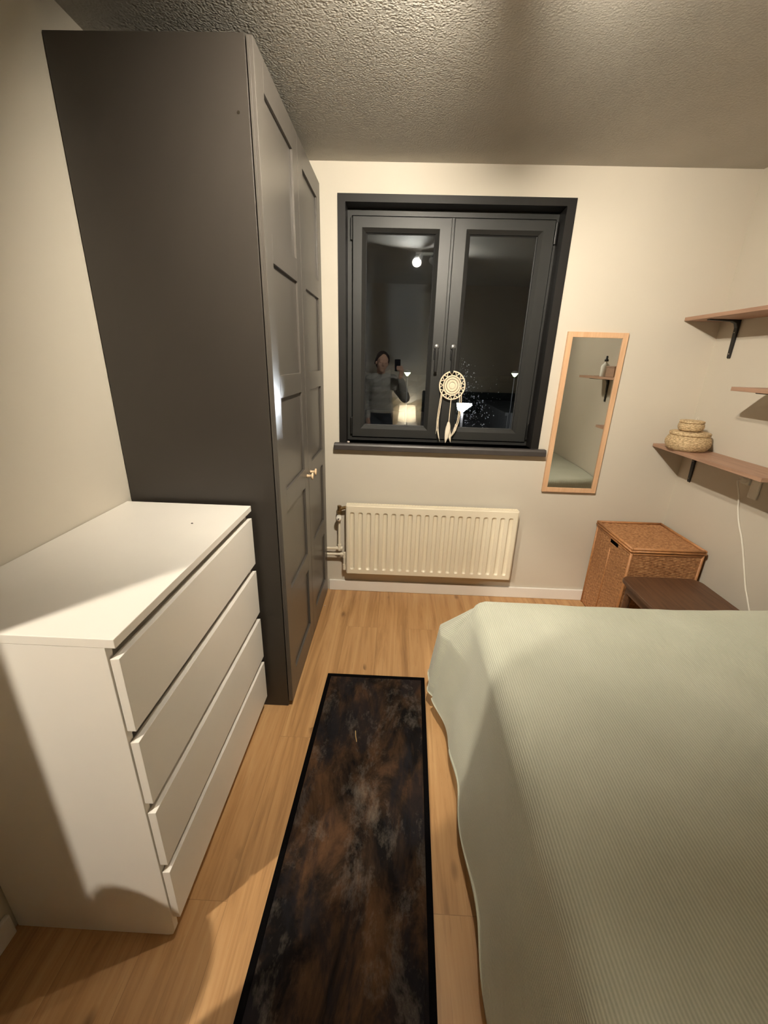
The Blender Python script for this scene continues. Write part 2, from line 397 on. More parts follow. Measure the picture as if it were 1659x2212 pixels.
# door to the hall, standing open
d = thing('door_1', (0, DY0, 0), 'dark grey door standing open behind the photographer', 'door', kind='structure')
b = B(); b.box(-0.1, 0.012, DY1 - 0.0, DY1 + 0.055, 0, DZ + 0.055); b.box(-0.1, 0.012, DY0 - 0.055, DY0, 0, DZ + 0.055); b.box(-0.1, 0.012, DY0, DY1, DZ, DZ + 0.055)
b.ob('door_frame', 'trim', d, bevel=0.003)
ang = math.atan2(0.32, 0.59)
b = B(); b.box(0, 0.67, -0.02, 0.02, 0.008, DZ - 0.004)
for z0, z1 in ((0.2, 0.9), (1.05, 1.70)):
    b.box(0.10, 0.57, 0.02, 0.025, z0, z1)
bmesh.ops.transform(b.bm, matrix=Matrix.Translation((0.035, DY0 - 0.01, 0)) @ Matrix.Rotation(PI / 2 - ang, 4, 'Z'), verts=b.bm.verts)
leaf = b.ob('door_leaf', 'doorleaf', d, bevel=0.002)
b = B(); b.cyl((0.61, 0.02, 1.02), (0.61, 0.065, 1.02), 0.011); b.cyl((0.615, 0.06, 1.02), (0.50, 0.06, 1.02), 0.009); b.cyl((0.61, 0.02, 1.02), (0.61, 0.027, 1.02), 0.025)
bmesh.ops.transform(b.bm, matrix=Matrix.Translation((0.035, DY0 - 0.01, 0)) @ Matrix.Rotation(PI / 2 - ang, 4, 'Z'), verts=b.bm.verts)
b.ob('door_handle', 'steel', leaf, smooth=False)

# ------------------------------------------------------------------ window
G0 = 1.990
win = thing('window_1', (1.283, YB, WZ0), 'anthracite two-casement window reflecting the lit room at night', 'window', kind='structure')
def ring(b, o, i, yo, yi, wide_depth=None):
    """mitred ring between outer rect o=(x0,x1,z0,z1) at y=yo and inner rect i at y=yi"""
    O = [(o[0], yo, o[2]), (o[1], yo, o[2]), (o[1], yo, o[3]), (o[0], yo, o[3])]
    I = [(i[0], yi, i[2]), (i[1], yi, i[2]), (i[1], yi, i[3]), (i[0], yi, i[3])]
    for k in range(4): b.quad(O[k], O[(k + 1) % 4], I[(k + 1) % 4], I[k])
CI = (0.712, 1.850, WZ0, 2.298)
b = B(); ring(b, (WX0, WX1, WZ0, WZ1), CI, YB - 0.006, YB - 0.006)
ring(b, (WX0, WX1, WZ0, WZ1), (WX0, WX1, WZ0, WZ1), YB - 0.006, YB + 0.002)
ring(b, CI, CI, YB - 0.006, G0 + 0.05)
b.ob('window_casing', 'casing', win, fix=False)
b = B(); FO = (0.735, 1.838, 1.066, 2.268)
ring(b, CI, FO, G0, G0); ring(b, FO, FO, G0, G0 + 0.05); ring(b, FO, (FO[0] + 0.04, FO[1] - 0.04, FO[2] + 0.04, FO[3] - 0.04), G0 + 0.05, G0 + 0.05); b.box(1.262, 1.312, G0 + 0.008, G0 + 0.06, 1.06, 2.29)
b.ob('window_frame', 'frame', win, fix=False)
b = B(); y0, y1 = YB - 0.042, G0 + 0.02
b.prism([(y0, 1.008), (y0, 1.036), (y0 + 0.006, WZ0), (YB, WZ0), (YB, 1.008)], 'x', 0.641, 1.938)
b.box(0.695, 1.871, YB - 0.001, y1, 1.02, WZ0)
b.ob('window_sill', 'sill', win, bevel=0.003)
def sash(x0, x1, gx0, gx1, gz0, gz1, z0=1.071, z1=2.263, hinge=-1):
    yf = G0 - 0.012
    b = B(); O = (x0, x1, z0, z1); A = (gx0 - 0.020, gx1 + 0.020, gz0 - 0.020, gz1 + 0.020); Bd = (gx0 - 0.016, gx1 + 0.016, gz0 - 0.016, gz1 + 0.016); C = (gx0, gx1, gz0, gz1)
    ring(b, O, O, G0 + 0.03, yf + 0.003); O2 = (x0 + 0.003, x1 - 0.003, z0 + 0.003, z1 - 0.003)
    ring(b, O, O2, yf + 0.003, yf); ring(b, O2, A, yf, yf); ring(b, A, Bd, yf, yf + 0.003); ring(b, Bd, C, yf + 0.003, yf + 0.015); ring(b, C, C, yf + 0.015, G0 + 0.02)
    s = b.ob('window_sash', 'frame', win, fix=False)
    b = B(); e = 0.006; I2 = (gx0 + e, gx1 - e, gz0 + e, gz1 - e); ring(b, C, I2, G0 + 0.014, G0 + 0.017); b.ob('rubber_seal', 'seal', s, fix=False)
    b = B(); b.quad((gx0 - 0.004, G0 + 0.018, gz0 - 0.004), (gx1 + 0.004, G0 + 0.018, gz0 - 0.004), (gx1 + 0.004, G0 + 0.018, gz1 + 0.004), (gx0 - 0.004, G0 + 0.018, gz1 + 0.004))
    b.ob('window_pane', 'glass', s, fix=False)
    hx = x0 - 0.006 if hinge < 0 else x1 + 0.006
    for dz in (z1 - 0.01, z0 + 0.12): box('window_hinge', 'handle', (hx - 0.006, hx + 0.006, yf - 0.008, G0 + 0.004, dz - 0.105, dz), s, bevel=0.003)
    return s
sl = sash(0.740, 1.280, 0.812, 1.196, 1.143, 2.190, hinge=-1)
sr = sash(1.294, 1.834, 1.380, 1.752, 1.143, 2.192, hinge=1)
for s_, hx in ((sl, 1.239), (sr, 1.337)):
    yf = G0 - 0.012
    b = B(); b.lathe([(0, 0), (0.017, 0), (0.017, 0.008), (0.013, 0.012), (0, 0.012)], (hx, yf, 1.618), 24, (0, -1, 0))
    b.ob('handle_rosette', 'greymetal', s_, smooth=True)
    b = B(); b.box(hx - 0.014, hx + 0.014, yf - 0.008, yf, 1.545, 1.598)
    b.box(hx - 0.009, hx + 0.009, yf - 0.042, yf - 0.030, 1.475, 1.612)
    h_ = b.ob('window_handle', 'handle', s_, bevel=0.003)
    B().cyl((hx, yf - 0.008, 1.600), (hx, yf - 0.034, 1.600), 0.007, 0.006, 16).ob('handle_neck', 'steel', h_, smooth=True)

# rain drops on the outside of the right pane
b = B(); rnd = random.Random(3)
for k in range(430):
    t = rnd.random()
    x = 1.395 + abs(rnd.gauss(0, 0.10)); z = 1.255 + rnd.gauss(0, 0.10) + (0.0 if x > 1.45 else rnd.random() * 0.22)
    if not (1.385 < x < 1.70 and 1.15 < z < 1.56): continue
    r = 0.0012 + 0.0034 * rnd.random() ** 3
    bmesh.ops.create_icosphere(b.bm, subdivisions=1, radius=r, matrix=Matrix.Translation((x, G0 + 0.0195, z)) @ Matrix.Diagonal((1, 0.5, 1.1, 1)))
b.ob('water_drops', 'drop', label='fine rain drops beaded on the right window pane', cat='water drops', kind='stuff')

# ------------------------------------------------------------------ radiator
RY, RX0, RX1, RZ0, RZ1 = 1.812, 0.721, 1.816, 0.170, 0.657
rad = thing('radiator', (1.27, YB - 0.05, RZ0), 'cream fluted panel radiator on the wall below the window', 'radiator')
NF = 20; fx0, fx1 = 0.758, 1.773; step = (fx1 - fx0) / (NF - 1); fz0, fz1 = 0.203, 0.614
def flute(x, z):
    k = round((x - fx0) / step); k = max(0, min(NF - 1, k)); dx = abs(x - (fx0 + k * step))
    r = 0.0155; zz = max(fz0 + r - z, z - (fz1 - r), 0)
    dd = math.hypot(dx, zz) / r
    return 0.0 if dd >= 1 else 0.011 * (1 - dd ** 4 if dd > 0 else 1)
us = []
for k in range(NF):
    c = fx0 + k * step
    us += [c - 0.0155, c - 0.0152, c - 0.0135, c - 0.011, c - 0.007, c, c + 0.007, c + 0.011, c + 0.0135, c + 0.0152, c + 0.0155]
us = [RX0 + 0.004] + us + [RX1 - 0.004]
vs = [RZ0 + 0.004, fz0] + [fz0 + 0.0155 * t for t in (0.02, 0.13, 0.3, 0.55, 1)] + [fz0 + 0.0155 + (fz1 - fz0 - 0.031) * t for t in (0.25, 0.5, 0.75)] + [fz1 - 0.0155 * t for t in (1, 0.55, 0.3, 0.13, 0.02)] + [fz1, RZ1 - 0.004]
b = B(); V = [[b.bm.verts.new((x, RY + flute(x, z), z)) for z in vs] for x in us]
for i in range(len(us) - 1):
    for j in range(len(vs) - 1): b.bm.faces.new((V[i][j], V[i + 1][j], V[i + 1][j + 1], V[i][j + 1]))
fo = (RX0 + 0.004, RX1 - 0.004, RZ0 + 0.004, RZ1 - 0.004); oo = (RX0, RX1, RZ0, RZ1)
ring(b, oo, fo, RY + 0.004, RY); ring(b, oo, oo, RY + 0.05, RY + 0.004)
b.ob('radiator_panel', 'radiator', rad, smooth=True, mods=[('EDGE_SPLIT', dict(split_angle=math.radians(50)))])
for x in (RX0 - 0.004, RX1 - 0.001): box('side_cover', 'radiator', (x, x + 0.005, RY + 0.006, RY + 0.055, RZ0 + 0.004, RZ1 + 0.002), rad, bevel=0.002)
b = B(); b.box(RX0 - 0.003, RX1 + 0.003, RY + 0.004, RY + 0.008, RZ1 - 0.001, RZ1 + 0.003); b.box(RX0 - 0.003, RX1 + 0.003, RY + 0.048, RY + 0.052, RZ1 - 0.001, RZ1 + 0.003)
for k in range(60):
    x = RX0 + 0.01 + k * (RX1 - RX0 - 0.02) / 59; b.box(x, x + 0.006, RY + 0.007, RY + 0.049, RZ1 - 0.001, RZ1 + 0.002)
b.ob('top_grille', 'radiator', rad)
for x in (0.95, 1.58): box('wall_bracket', 'greymetal', (x, x + 0.03, RY + 0.05, YB - 0.0005, 0.22, 0.6), rad)
PY = 1.845
b = B(); b.cyl((0.672, PY, 0.622), (0.725, PY, 0.637), 0.011, 0.011, 16); b.cyl((0.672, PY, 0.645), (0.671, PY, 0.545), 0.013, 0.011, 16)
b.cyl((0.672, PY, 0.610), (0.672, PY, 0.590), 0.018, 0.018, 6)
vb = b.ob('thermostat_valve', 'brass', rad, bevel=0.001)
b = B(); b.lathe([(0, 0.0), (0.017, 0.0), (0.019, 0.006), (0.019, 0.026), (0.015, 0.034), (0.006, 0.036), (0, 0.036)], (0.671, PY - 0.004, 0.567), 24, (0, -1, 0)); b.ob('valve_knob', 'plastic', vb, smooth=True)
b = B(); b.ball((0.671, PY - 0.041, 0.567), 0.004, u=10, v=6); b.ob('knob_cap', 'black', vb, smooth=True)
b = B(); b.tube([(0.671, PY, 0.55), (0.670, PY, 0.45), (0.669, PY, 0.365)], 0.0085, 12); b.tube([(0.683, PY, 0.342), (0.59, PY, 0.340), (0.45, PY, 0.339)], 0.0085, 12)
b.cyl((0.669, PY, 0.372), (0.669, PY, 0.328), 0.0125, seg=14); b.cyl((0.648, PY, 0.342), (0.690, PY, 0.342), 0.0125, seg=14)
b.ob('supply_pipe', 'pipe', rad, smooth=False)
b = B(); b.tube([(0.45, PY, 0.296), (0.60, PY, 0.297), (0.690, PY, 0.299)], 0.0085, 12); b.tube([(0.702, PY, 0.300), (0.703, PY, 0.19)], 0.0085, 12)
b.cyl((0.676, PY, 0.299), (0.712, PY, 0.299), 0.012, seg=14); b.cyl((0.703, PY, 0.312), (0.703, PY, 0.272), 0.012, seg=14); b.cyl((0.703, PY, 0.225), (0.703, PY, 0.185), 0.0125, seg=14); b.cyl((0.703, PY, 0.195), (0.725, PY, 0.195), 0.011, seg=14)
b.ob('return_pipe', 'pipe', rad)

# ------------------------------------------------------------------ chest of drawers
ch = thing('chest_of_drawers', (0.24, 0.4, 0), 'white four-drawer chest against the left wall beside the grey wardrobe', 'chest of drawers')
b = B()
for y0, y1 in ((0.0, 0.018), (0.782, 0.80)):
    b.prism([(0.005, 0.0), (0.437, 0.0), (0.450, 0.004), (0.4565, 0.02), (0.457, 0.04), (0.457, 0.978), (0.005, 0.978)], 'y', y0, y1)
b.box(0.005, 0.42, 0.018, 0.782, 0.06, 0.075); b.box(0.005, 0.012, 0.018, 0.782, 0.06, 0.97); b.box(0.40, 0.415, 0.018, 0.782, 0.0, 0.06)
for z in (0.951, 0.741, 0.514, 0.290): b.box(0.425, 0.440, 0.018, 0.782, z - 0.03, z + 0.026)
b.ob('carcass', 'white', ch, bevel=0.0008)
box('chest_top', 'white', (0.004, 0.480, -0.001, 0.801, 0.9785, 1.0), ch, bevel=0.0012)
for z0, z1 in ((0.757, 0.951), (0.530, 0.725), (0.304, 0.498), (0.083, 0.275)):
    b = B(); b.prism([(0.460, z0), (0.480, z0), (0.480, z1), (0.460, z1 - 0.0025)], 'y', 0.002, 0.798)
    dr = b.ob('drawer', 'white', ch, bevel=0.0008)
    B().box(0.03, 0.459, 0.03, 0.77, z0 + 0.01, z1 - 0.03).ob('drawer_box', 'white_edge', dr)
B().ball((0.348, 0.605, 1.0012), 0.003, (1.3, 1, 0.5), 8, 6).ob('crumb', 'black', label='tiny dark crumb lying on the white chest top', cat='crumb')

# ------------------------------------------------------------------ wardrobe
wx, wd, wy0, wy1, wh = 0.5685, 0.5873, 0.829, 1.836, 2.359
wr = thing('wardrobe', (0.29, 1.33, 0), 'tall dark grey two-door wardrobe between white chest and window wall', 'wardrobe')
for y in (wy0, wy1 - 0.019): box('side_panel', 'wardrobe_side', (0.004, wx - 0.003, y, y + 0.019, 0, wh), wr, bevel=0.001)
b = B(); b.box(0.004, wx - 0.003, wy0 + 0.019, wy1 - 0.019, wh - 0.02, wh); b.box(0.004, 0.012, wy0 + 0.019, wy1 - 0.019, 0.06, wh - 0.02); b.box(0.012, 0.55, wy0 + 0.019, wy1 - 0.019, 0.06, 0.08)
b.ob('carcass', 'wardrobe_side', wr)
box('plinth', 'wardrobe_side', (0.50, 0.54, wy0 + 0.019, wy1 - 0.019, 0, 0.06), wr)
PZ = [(0.152, 0.487), (0.580, 0.937), (1.029, 1.388), (1.470, 1.828), (1.911, 2.272)]
def wdoor(y0, y1, py0, py1, ky, swing):
    z0, z1 = 0.028, wh - 0.003; b = B(); x0 = wx + 0.0005; x1 = wd; rec = 0.010
    b.box(x0, x1 - rec, y0, y1, z0, z1)
    for s0, s1 in ((y0, py0), (py1, y1)): b.box(x1 - rec, x1, s0, s1, z0, z1)
    zz = z0
    for a, c in PZ + [(z1, None)]:
        b.box(x1 - rec, x1, py0, py1, zz, a); zz = c if c else zz
    o = b.ob('door', 'wardrobe', wr, bevel=0.0007, seg=1)
    b = B(); b.lathe([(0, 0), (0.0085, 0.0), (0.0075, 0.006), (0.0065, 0.012), (0.0075, 0.02), (0.010, 0.0235), (0.0165, 0.025), (0.0175, 0.028), (0.0165, 0.031), (0, 0.0325)], (x1, ky, 0.985), 28, (1, 0, 0))
    b.ob('knob', 'knobwood', o, smooth=True, label='pale wooden knob')
    return o
wdoor(0.831, 1.3425, 0.915, 1.262, 1.305, 0)
wdoor(1.3465, 1.834, 1.432, 1.752, 1.388, 0)
b = B(); b.cyl((0.535, wy0 - 0.0015, 2.187), (0.535, wy0 + 0.001, 2.187), 0.004, seg=12); b.ob('screw_cap', 'steel', wr)

# ------------------------------------------------------------------ bed and bedspread
bed = thing('bed', (2.03, -0.2, 0), 'low double bed under a sage green bedspread along the right wall', 'bed')
box('headboard', 'headboard', (1.36, 2.76, -1.31, -1.24, 0, 1.16), bed, bevel=0.02, seg=4)
box('bed_frame', 'headboard', (1.42, 2.74, -1.235, 0.84, 0.12, 0.30), bed, bevel=0.01)
box('mattress', 'mattress', (1.44, 2.74, -1.22, 0.80, 0.302, 0.55), bed, bevel=0.05, seg=5)
for x in (1.46, 2.66):
    for y in (-1.15, 0.74): box('leg', 'headboard', (x, x + 0.06, y, y + 0.06, 0, 0.12), bed)
EX, EY, ZT = 1.44, 0.845, 0.60
fn = lambda p, s=1.0: mnoise.noise(Vector(p) * s)
def drape(a, rr=0.055):
    """overhang length a -> (outward, drop) along a rounded edge"""
    if a <= 0: return 0.0, 0.0
    L = rr * PI / 2
    if a < L: t = a / rr; return rr * math.sin(t), rr * (1 - math.cos(t))
    return rr, rr + (a - L)
def cloth(u, v):
    X = 0.86 + u * (2.772 - 0.86); Y = -1.235 + v * (1.43 + 1.235)
    a = EX - X; c = Y - EY
    z = ZT + 0.004 * fn((X, Y, 0), 3) + 0.003 * fn((X, Y, 5), 8)
    z += 0.03 * max(0, (X - 2.2) / 0.55) ** 1.5
    if Y > 0.55: z -= 0.012 * ((Y - 0.55) / 0.3) ** 2 if Y < EY else 0.012
    x, y = X, Y
    if a > 0 and c <= 0:
        o, d = drape(a, 0.08); x = EX - o - 0.16 * max(0, d - 0.08); y = Y
        x -= 0.055 * math.exp(-((EY - Y) / 0.13) ** 2) * min(1, max(0, d - 0.05) / 0.14)
        x += 0.006 * math.sin(Y * 19 + 2 * fn((Y, 1, 0), 2)) * min(1, d * 2.5) + 0.012 * fn((Y * 3, d * 3, 2))* min(1, d * 2.5)
        z -= d
    elif c > 0 and a <= 0:
        o, d = drape(c, 0.05); y = EY + o + 0.03 * max(0, d - 0.05); z -= d
        y += 0.010 * math.sin(X * 17) * min(1, d * 2)
    elif a > 0 and c > 0:
        r = math.hypot(a, c); th = math.atan2(c, a)          # 0 = side, pi/2 = foot
        bulge = math.sin(2 * th)
        o, d = drape(r, 0.08 - 0.03 * th / (PI / 2))
        dd = max(0, d - 0.05)
        bump = math.exp(-((math.degrees(th) - 32) / 34) ** 2)
        out = o + (0.16 * (1 - th / (PI / 2)) + 0.05 * th / (PI / 2)) * min(0.42, dd) + 0.125 * bump * min(1, dd / 0.15)
        out += 0.020 * math.sin(th * 11 + 0.6) * min(1, r * 2.2) * bulge
        x = EX - out * math.cos(th); y = EY + out * math.sin(th); z -= d
    hem = 0.085 + 0.014 * math.sin(Y * 6.1) + 0.008 * math.sin(Y * 15 + X * 9)
    if z < hem: z = hem - 0.0 + (z - hem) * 0.02
    return Vector((x, y, z))
b = B(); b.grid(210, 260, cloth, uv=lambda u, v: (0.86 + u * 1.912, -1.235 + v * 2.665))
b.ob('bedspread', 'bedspread', smooth=True, base=(2.05, -0.2, 0.6), mods=[('SOLIDIFY', dict(thickness=0.006, offset=-1))],
     label='sage green ribbed bedspread draped over the bed down to near the floor', cat='bedspread')

# ------------------------------------------------------------------ rug
rug = thing('rug', (0.965, 0.2, 0), 'dark brown and black worn-look runner rug on the oak floor', 'rug')
rx0, rx1, ry0, ry1 = 0.716, 1.214, -0.46, 1.045
def sk(x, y): return (x + (y - 1.04) * 0.03, y)
b = B(); b.prism([sk(rx0 + .02, ry0 + .02), sk(rx1 - .02, ry0 + .02), sk(rx1 - .02, ry1 - .02), sk(rx0 + .02, ry1 - .02)], 'z', 0.0005, 0.008); b.ob('rug_field', 'rug', rug)
b = B()
for P in (((rx0, ry0), (rx1, ry0), (rx1 - .0, ry0 + .02), (rx0, ry0 + .02)), ((rx0, ry1 - .02), (rx1, ry1 - .02), (rx1, ry1), (rx0, ry1)), ((rx0, ry0 + .02), (rx0 + .02, ry0 + .02), (rx0 + .02, ry1 - .02), (rx0, ry1 - .02)), ((rx1 - .02, ry0 + .02), (rx1, ry0 + .02), (rx1, ry1 - .02), (rx1 - .02, ry1 - .02))):
    b.prism([sk(*p) for p in P], 'z', 0.0005, 0.0095)
b.ob('rug_binding', 'rugedge', rug, bevel=0.002)
B().tube([(0.893, 0.70, 0.0095), (0.897, 0.67, 0.0115), (0.903, 0.645, 0.0095)], 0.0014, 6).ob('straw', 'straw', label='short pale straw lying on the dark rug', cat='straw')
B().ball((0.594, 1.67, 0.003), 0.004, (1.2, 1, 0.7), 8, 6).ob('crumb', 'pebble', label='small white crumb on the floor beside the wardrobe door', cat='crumb')

# ------------------------------------------------------------------ wall mirror
mi = thing('wall_mirror', (2.122, YB - 0.012, 0.785), 'tall mirror in a pale birch frame on the wall right of the window', 'mirror')
mx0, mx1, mz0, mz1, mw = 1.957, 2.291, 0.782, 1.713, 0.0285
b = B()
b.box(mx0, mx0 + mw, YB - 0.020, YB - 0.001, mz0, mz1); b.box(mx1 - mw, mx1, YB - 0.020, YB - 0.001, mz0, mz1)
b.box(mx0 + mw, mx1 - mw, YB - 0.020, YB - 0.001, mz0, mz0 + mw); b.box(mx0 + mw, mx1 - mw, YB - 0.020, YB - 0.001, mz1 - mw, mz1)
b.ob('mirror_frame', 'mirrorframe', mi, bevel=0.0015)
box('mirror_glass', 'mirror', (mx0 + mw - .002, mx1 - mw + .002, YB - 0.013, YB - 0.004, mz0 + mw - .002, mz1 - mw + .002), mi)

# ------------------------------------------------------------------ shelves on the right wall
def shelf(y0, y1, z0, brackets, label):
    s = thing('wall_shelf', (WR - 0.1, (y0 + y1) / 2, z0), label, 'shelf', 'oak shelves on the right wall')
    box('shelf_board', 'shelf', (WR - 0.2, WR - 0.001, y0, y1, z0, z0 + 0.018), s, bevel=0.001)
    for y in brackets:
        b = B(); wv = 0.0125
        b.prism([(WR - 0.001, z0 - 0.19), (WR - 0.001, z0), (WR - 0.16, z0), (WR - 0.165, z0 - 0.003), (WR - 0.16, z0 - 0.006), (WR - 0.045, z0 - 0.010), (WR - 0.022, z0 - 0.018), (WR - 0.013, z0 - 0.040), (WR - 0.007, z0 - 0.185)], 'y', y - wv, y + wv)
        k = b.ob('bracket', 'black', s, bevel=0.003)
        for z in (0.06, 0.165): B().ball((WR - 0.0125 + 0.004 * (z > .1), y, z0 - z), 0.004, (0.6, 1, 1), 10, 6).ob('screw', 'steel', k, smooth=True)
    return s
shelf(1.09, 1.888, 1.782, (1.752, 1.20), 'top oak shelf on the right wall, nearest the ceiling')
shelf(0.61, 1.41, 1.445, (1.300, 0.74), 'middle oak shelf on the right wall, holding a bottle and box')
shelf(1.09, 1.888, 1.090, (1.778, 1.195), 'lowest oak shelf on the right wall, holding two seagrass baskets')

def coil(prof, c, n=34, seg=72, rr=0.0035):
    """lathe with a coiled-rope relief and a slanting stitch"""
    b = B(); rows = []
    L = [0]
    for p, q_ in zip(prof, prof[1:]): L.append(L[-1] + math.hypot(q_[0] - p[0], q_[1] - p[1]))
    tot = L[-1]
    def at(s):
        for i in range(len(L) - 1):
            if s <= L[i + 1] or i == len(L) - 2:
                t = (s - L[i]) / max(1e-9, L[i + 1] - L[i]); return prof[i][0] + t * (prof[i + 1][0] - prof[i][0]), prof[i][1] + t * (prof[i + 1][1] - prof[i][1])
    M = n * 4
    for j in range(M + 1):
        s = tot * j / M; r, z = at(s); ph = (j % 4) / 4.0
        row = []
        for k in range(seg):
            th = 2 * PI * k / seg
            e = rr * (abs(math.sin(PI * ph)) ** 0.7) + 0.0012 * math.sin(th * 36 + j * 0.8) + 0.0008 * fn((k * 0.9, j * 0.7, 0))
            row.append(b.bm.verts.new((c[0] + (r + e) * math.cos(th), c[1] + (r + e) * math.sin(th), c[2] + z)))
        rows.append(row)
    for A, C in zip(rows, rows[1:]):
        for k in range(seg): b.bm.faces.new((A[k], A[(k + 1) % seg], C[(k + 1) % seg], C[k]))
    b.bm.faces.new(rows[0][::-1]); b.bm.faces.new(rows[-1]); return b
bz = 1.1085; bc = (2.652, 1.70, bz)
bk = thing('lidded_basket', bc, 'wide round seagrass basket with flat lid on the lowest shelf', 'basket', 'seagrass baskets on the lowest shelf')
coil([(0.080, 0.0), (0.094, 0.012), (0.104, 0.03), (0.106, 0.048), (0.100, 0.066), (0.090, 0.082)], bc, 16).ob('basket_body', 'seagrass', bk, smooth=True)
coil([(0.092, 0.083), (0.095, 0.088), (0.095, 0.098), (0.088, 0.101), (0.060, 0.103), (0.02, 0.104)], bc, 12, rr=0.0022).ob('basket_lid', 'seagrass', bk, smooth=True)
sc_ = (2.646, 1.70, bz + 0.1065)
sb = thing('lidded_basket', sc_, 'small round seagrass basket standing on the lid of the wide basket', 'basket', 'seagrass baskets on the lowest shelf')
coil([(0.046, 0.0), (0.055, 0.008), (0.059, 0.022), (0.057, 0.036), (0.054, 0.042)], sc_, 8, 56).ob('basket_body', 'seagrass', sb, smooth=True)
coil([(0.055, 0.043), (0.057, 0.046), (0.057, 0.054), (0.052, 0.056), (0.02, 0.057)], sc_, 6, 56, rr=0.002).ob('basket_lid', 'seagrass', sb, smooth=True)
B().tube([(2.662, 1.70, 1.2735), (2.666, 1.70, 1.286), (2.671, 1.70, 1.290), (2.676, 1.70, 1.286), (2.673, 1.70, 1.2735)], 0.0011, 6).ob('lid_loop', 'plastic', sb)

# bottle and box on the middle shelf, seen in the mirror
bt = thing('bottle', (2.61, 0.99, 1.4635), 'clear square bottle with black dropper cap, reflected in the wall mirror', 'bottle')
b = B(); b.lathe([(0, 0), (0.028, 0), (0.030, 0.003), (0.030, 0.075), (0.026, 0.085), (0.011, 0.100), (0.010, 0.112), (0, 0.112)], (2.61, 0.99, 1.4635), 28); b.ob('bottle_body', 'amber', bt, smooth=True, mods=[('EDGE_SPLIT', dict(split_angle=0.9))])
b = B(); b.lathe([(0, 0.110), (0.014, 0.110), (0.014, 0.124), (0.008, 0.128), (0.008, 0.144), (0.005, 0.150), (0, 0.151)], (2.61, 0.99, 1.4635), 20); b.ob('dropper_cap', 'black', bt, smooth=True)
bx = thing('card_box', (2.66, 1.1, 1.4635), 'small brown woven box beside the bottle, reflected in the wall mirror', 'box')
b = B(); b.box(2.60, 2.72, 1.035, 1.165, 1.4635, 1.530); b.ob('box_body', 'box', bx, bevel=0.003)
b = B(); b.box(2.597, 2.723, 1.032, 1.168, 1.530, 1.540); b.ob('box_rim', 'box', bx, bevel=0.003)
B().tube([(2.68, 1.09, 1.537), (2.68, 1.075, 1.585)], [0.004, 0.002], 8).ob('box_stick', 'black', bx)

# ------------------------------------------------------------------ socket and cord on the right wall
so = thing('wall_socket', (WR, 1.33, 0.955), 'white double wall socket under the lowest shelf', 'socket')
box('socket_plate', 'plastic', (WR - 0.010, WR - 0.0005, 1.298, 1.352, 0.945, 1.055), so, bevel=0.004)
for z in (0.973, 1.027):
    b = B(); b.lathe([(0.0205, 0.0105), (0.0205, 0.006), (0.0, 0.006)], (WR - 0.0, 1.325, z), 24, (-1, 0, 0)); b.ob('socket_face', 'white_edge', so, smooth=False)
co = thing('power_cord', (WR - 0.02, 1.385, 0.45), 'white power cord hanging down the right wall from a plug', 'cord')
b = B(); b.lathe([(0, 0.0), (0.019, 0.0), (0.019, 0.018), (0.014, 0.032), (0.008, 0.036), (0, 0.036)], (WR - 0.0005, 1.388, 1.028), 20, (-1, 0, 0)); b.box(WR - 0.012, WR - 0.0005, 1.362, 1.412, 1.002, 1.054)
b.ob('plug', 'plastic', co, bevel=0.002)
pts = [(WR - 0.036, 1.388, 1.028), (WR - 0.045, 1.390, 1.015), (WR - 0.030, 1.388, 0.975), (WR - 0.014, 1.386, 0.930), (WR - 0.009, 1.378, 0.88), (WR - 0.008, 1.345, 0.81), (WR - 0.008, 1.301, 0.747), (WR - 0.008, 1.255, 0.665), (WR - 0.008, 1.215, 0.587), (WR - 0.008, 1.185, 0.53), (WR - 0.010, 1.147, 0.478), (WR - 0.012, 1.10, 0.40), (WR - 0.02, 1.06, 0.25), (WR - 0.03, 1.0, 0.03)]
def smoothpts(pts, n=6):
    out = []; P = [Vector(p) for p in pts]
    for i in range(len(P) - 1):
        p0 = P[max(i - 1, 0)]; p1 = P[i]; p2 = P[i + 1]; p3 = P[min(i + 2, len(P) - 1)]
        for k in range(n):
            t = k / n; out.append(0.5 * ((2 * p1) + (p2 - p0) * t + (2 * p0 - 5 * p1 + 4 * p2 - p3) * t * t + (3 * p1 - p0 - 3 * p2 + p3) * t ** 3))
    return out + [P[-1]]
B().tube(smoothpts(pts), 0.0042, 10).ob('cable', 'cable', co, smooth=True)

# ------------------------------------------------------------------ wicker hamper
hp = thing('laundry_hamper', (2.55, 1.66, 0), 'brown wicker laundry hamper with lid in the far right corner', 'hamper')
HX0, HX1, HY0, HY1, HZ = 2.352, 2.742, 1.458, 1.866, 0.572
def weave(b, o, ud, vd, nd, W, H, row=0.0084, stake=0.024, amp=0.0036, hole=None, su=4, sv=4, taper=None):
    o, ud, vd, nd = map(Vector, (o, ud, vd, nd)); nu = int(W / stake) * su; nr = int(H / row); nv = nr * sv
    V = []
    for i in range(nu + 1):
        u = W * i / nu; c_ = []
        for j in range(nv + 1):
            v = H * j / nv; r = int(v / (H / nr) - 1e-6); par = 1 if r % 2 else -1
            f = abs(math.sin(PI * (v / (H / nr)))) ** 0.6
            wv = math.cos(PI * u / (W / int(W / stake))) * par
            hgt = amp * f * (0.70 + 0.30 * wv) + 0.0007 * fn((u * 90, v * 150, o.x))
            sh = 0.0014 * fn((u * 25, r * 0.77, 3.1))
            c_.append(b.bm.verts.new(o + ud * u + vd * (v + sh) + nd * hgt))
        V.append(c_)
    for i in range(nu):
        for j in range(nv):
            if hole:
                u = W * (i + .5) / nu; v = H * (j + .5) / nv
                if hole[0] < u < hole[1] and hole[2] < v < hole[3]: continue
            b.bm.faces.new((V[i][j], V[i + 1][j], V[i + 1][j + 1], V[i][j + 1]))
b = B()
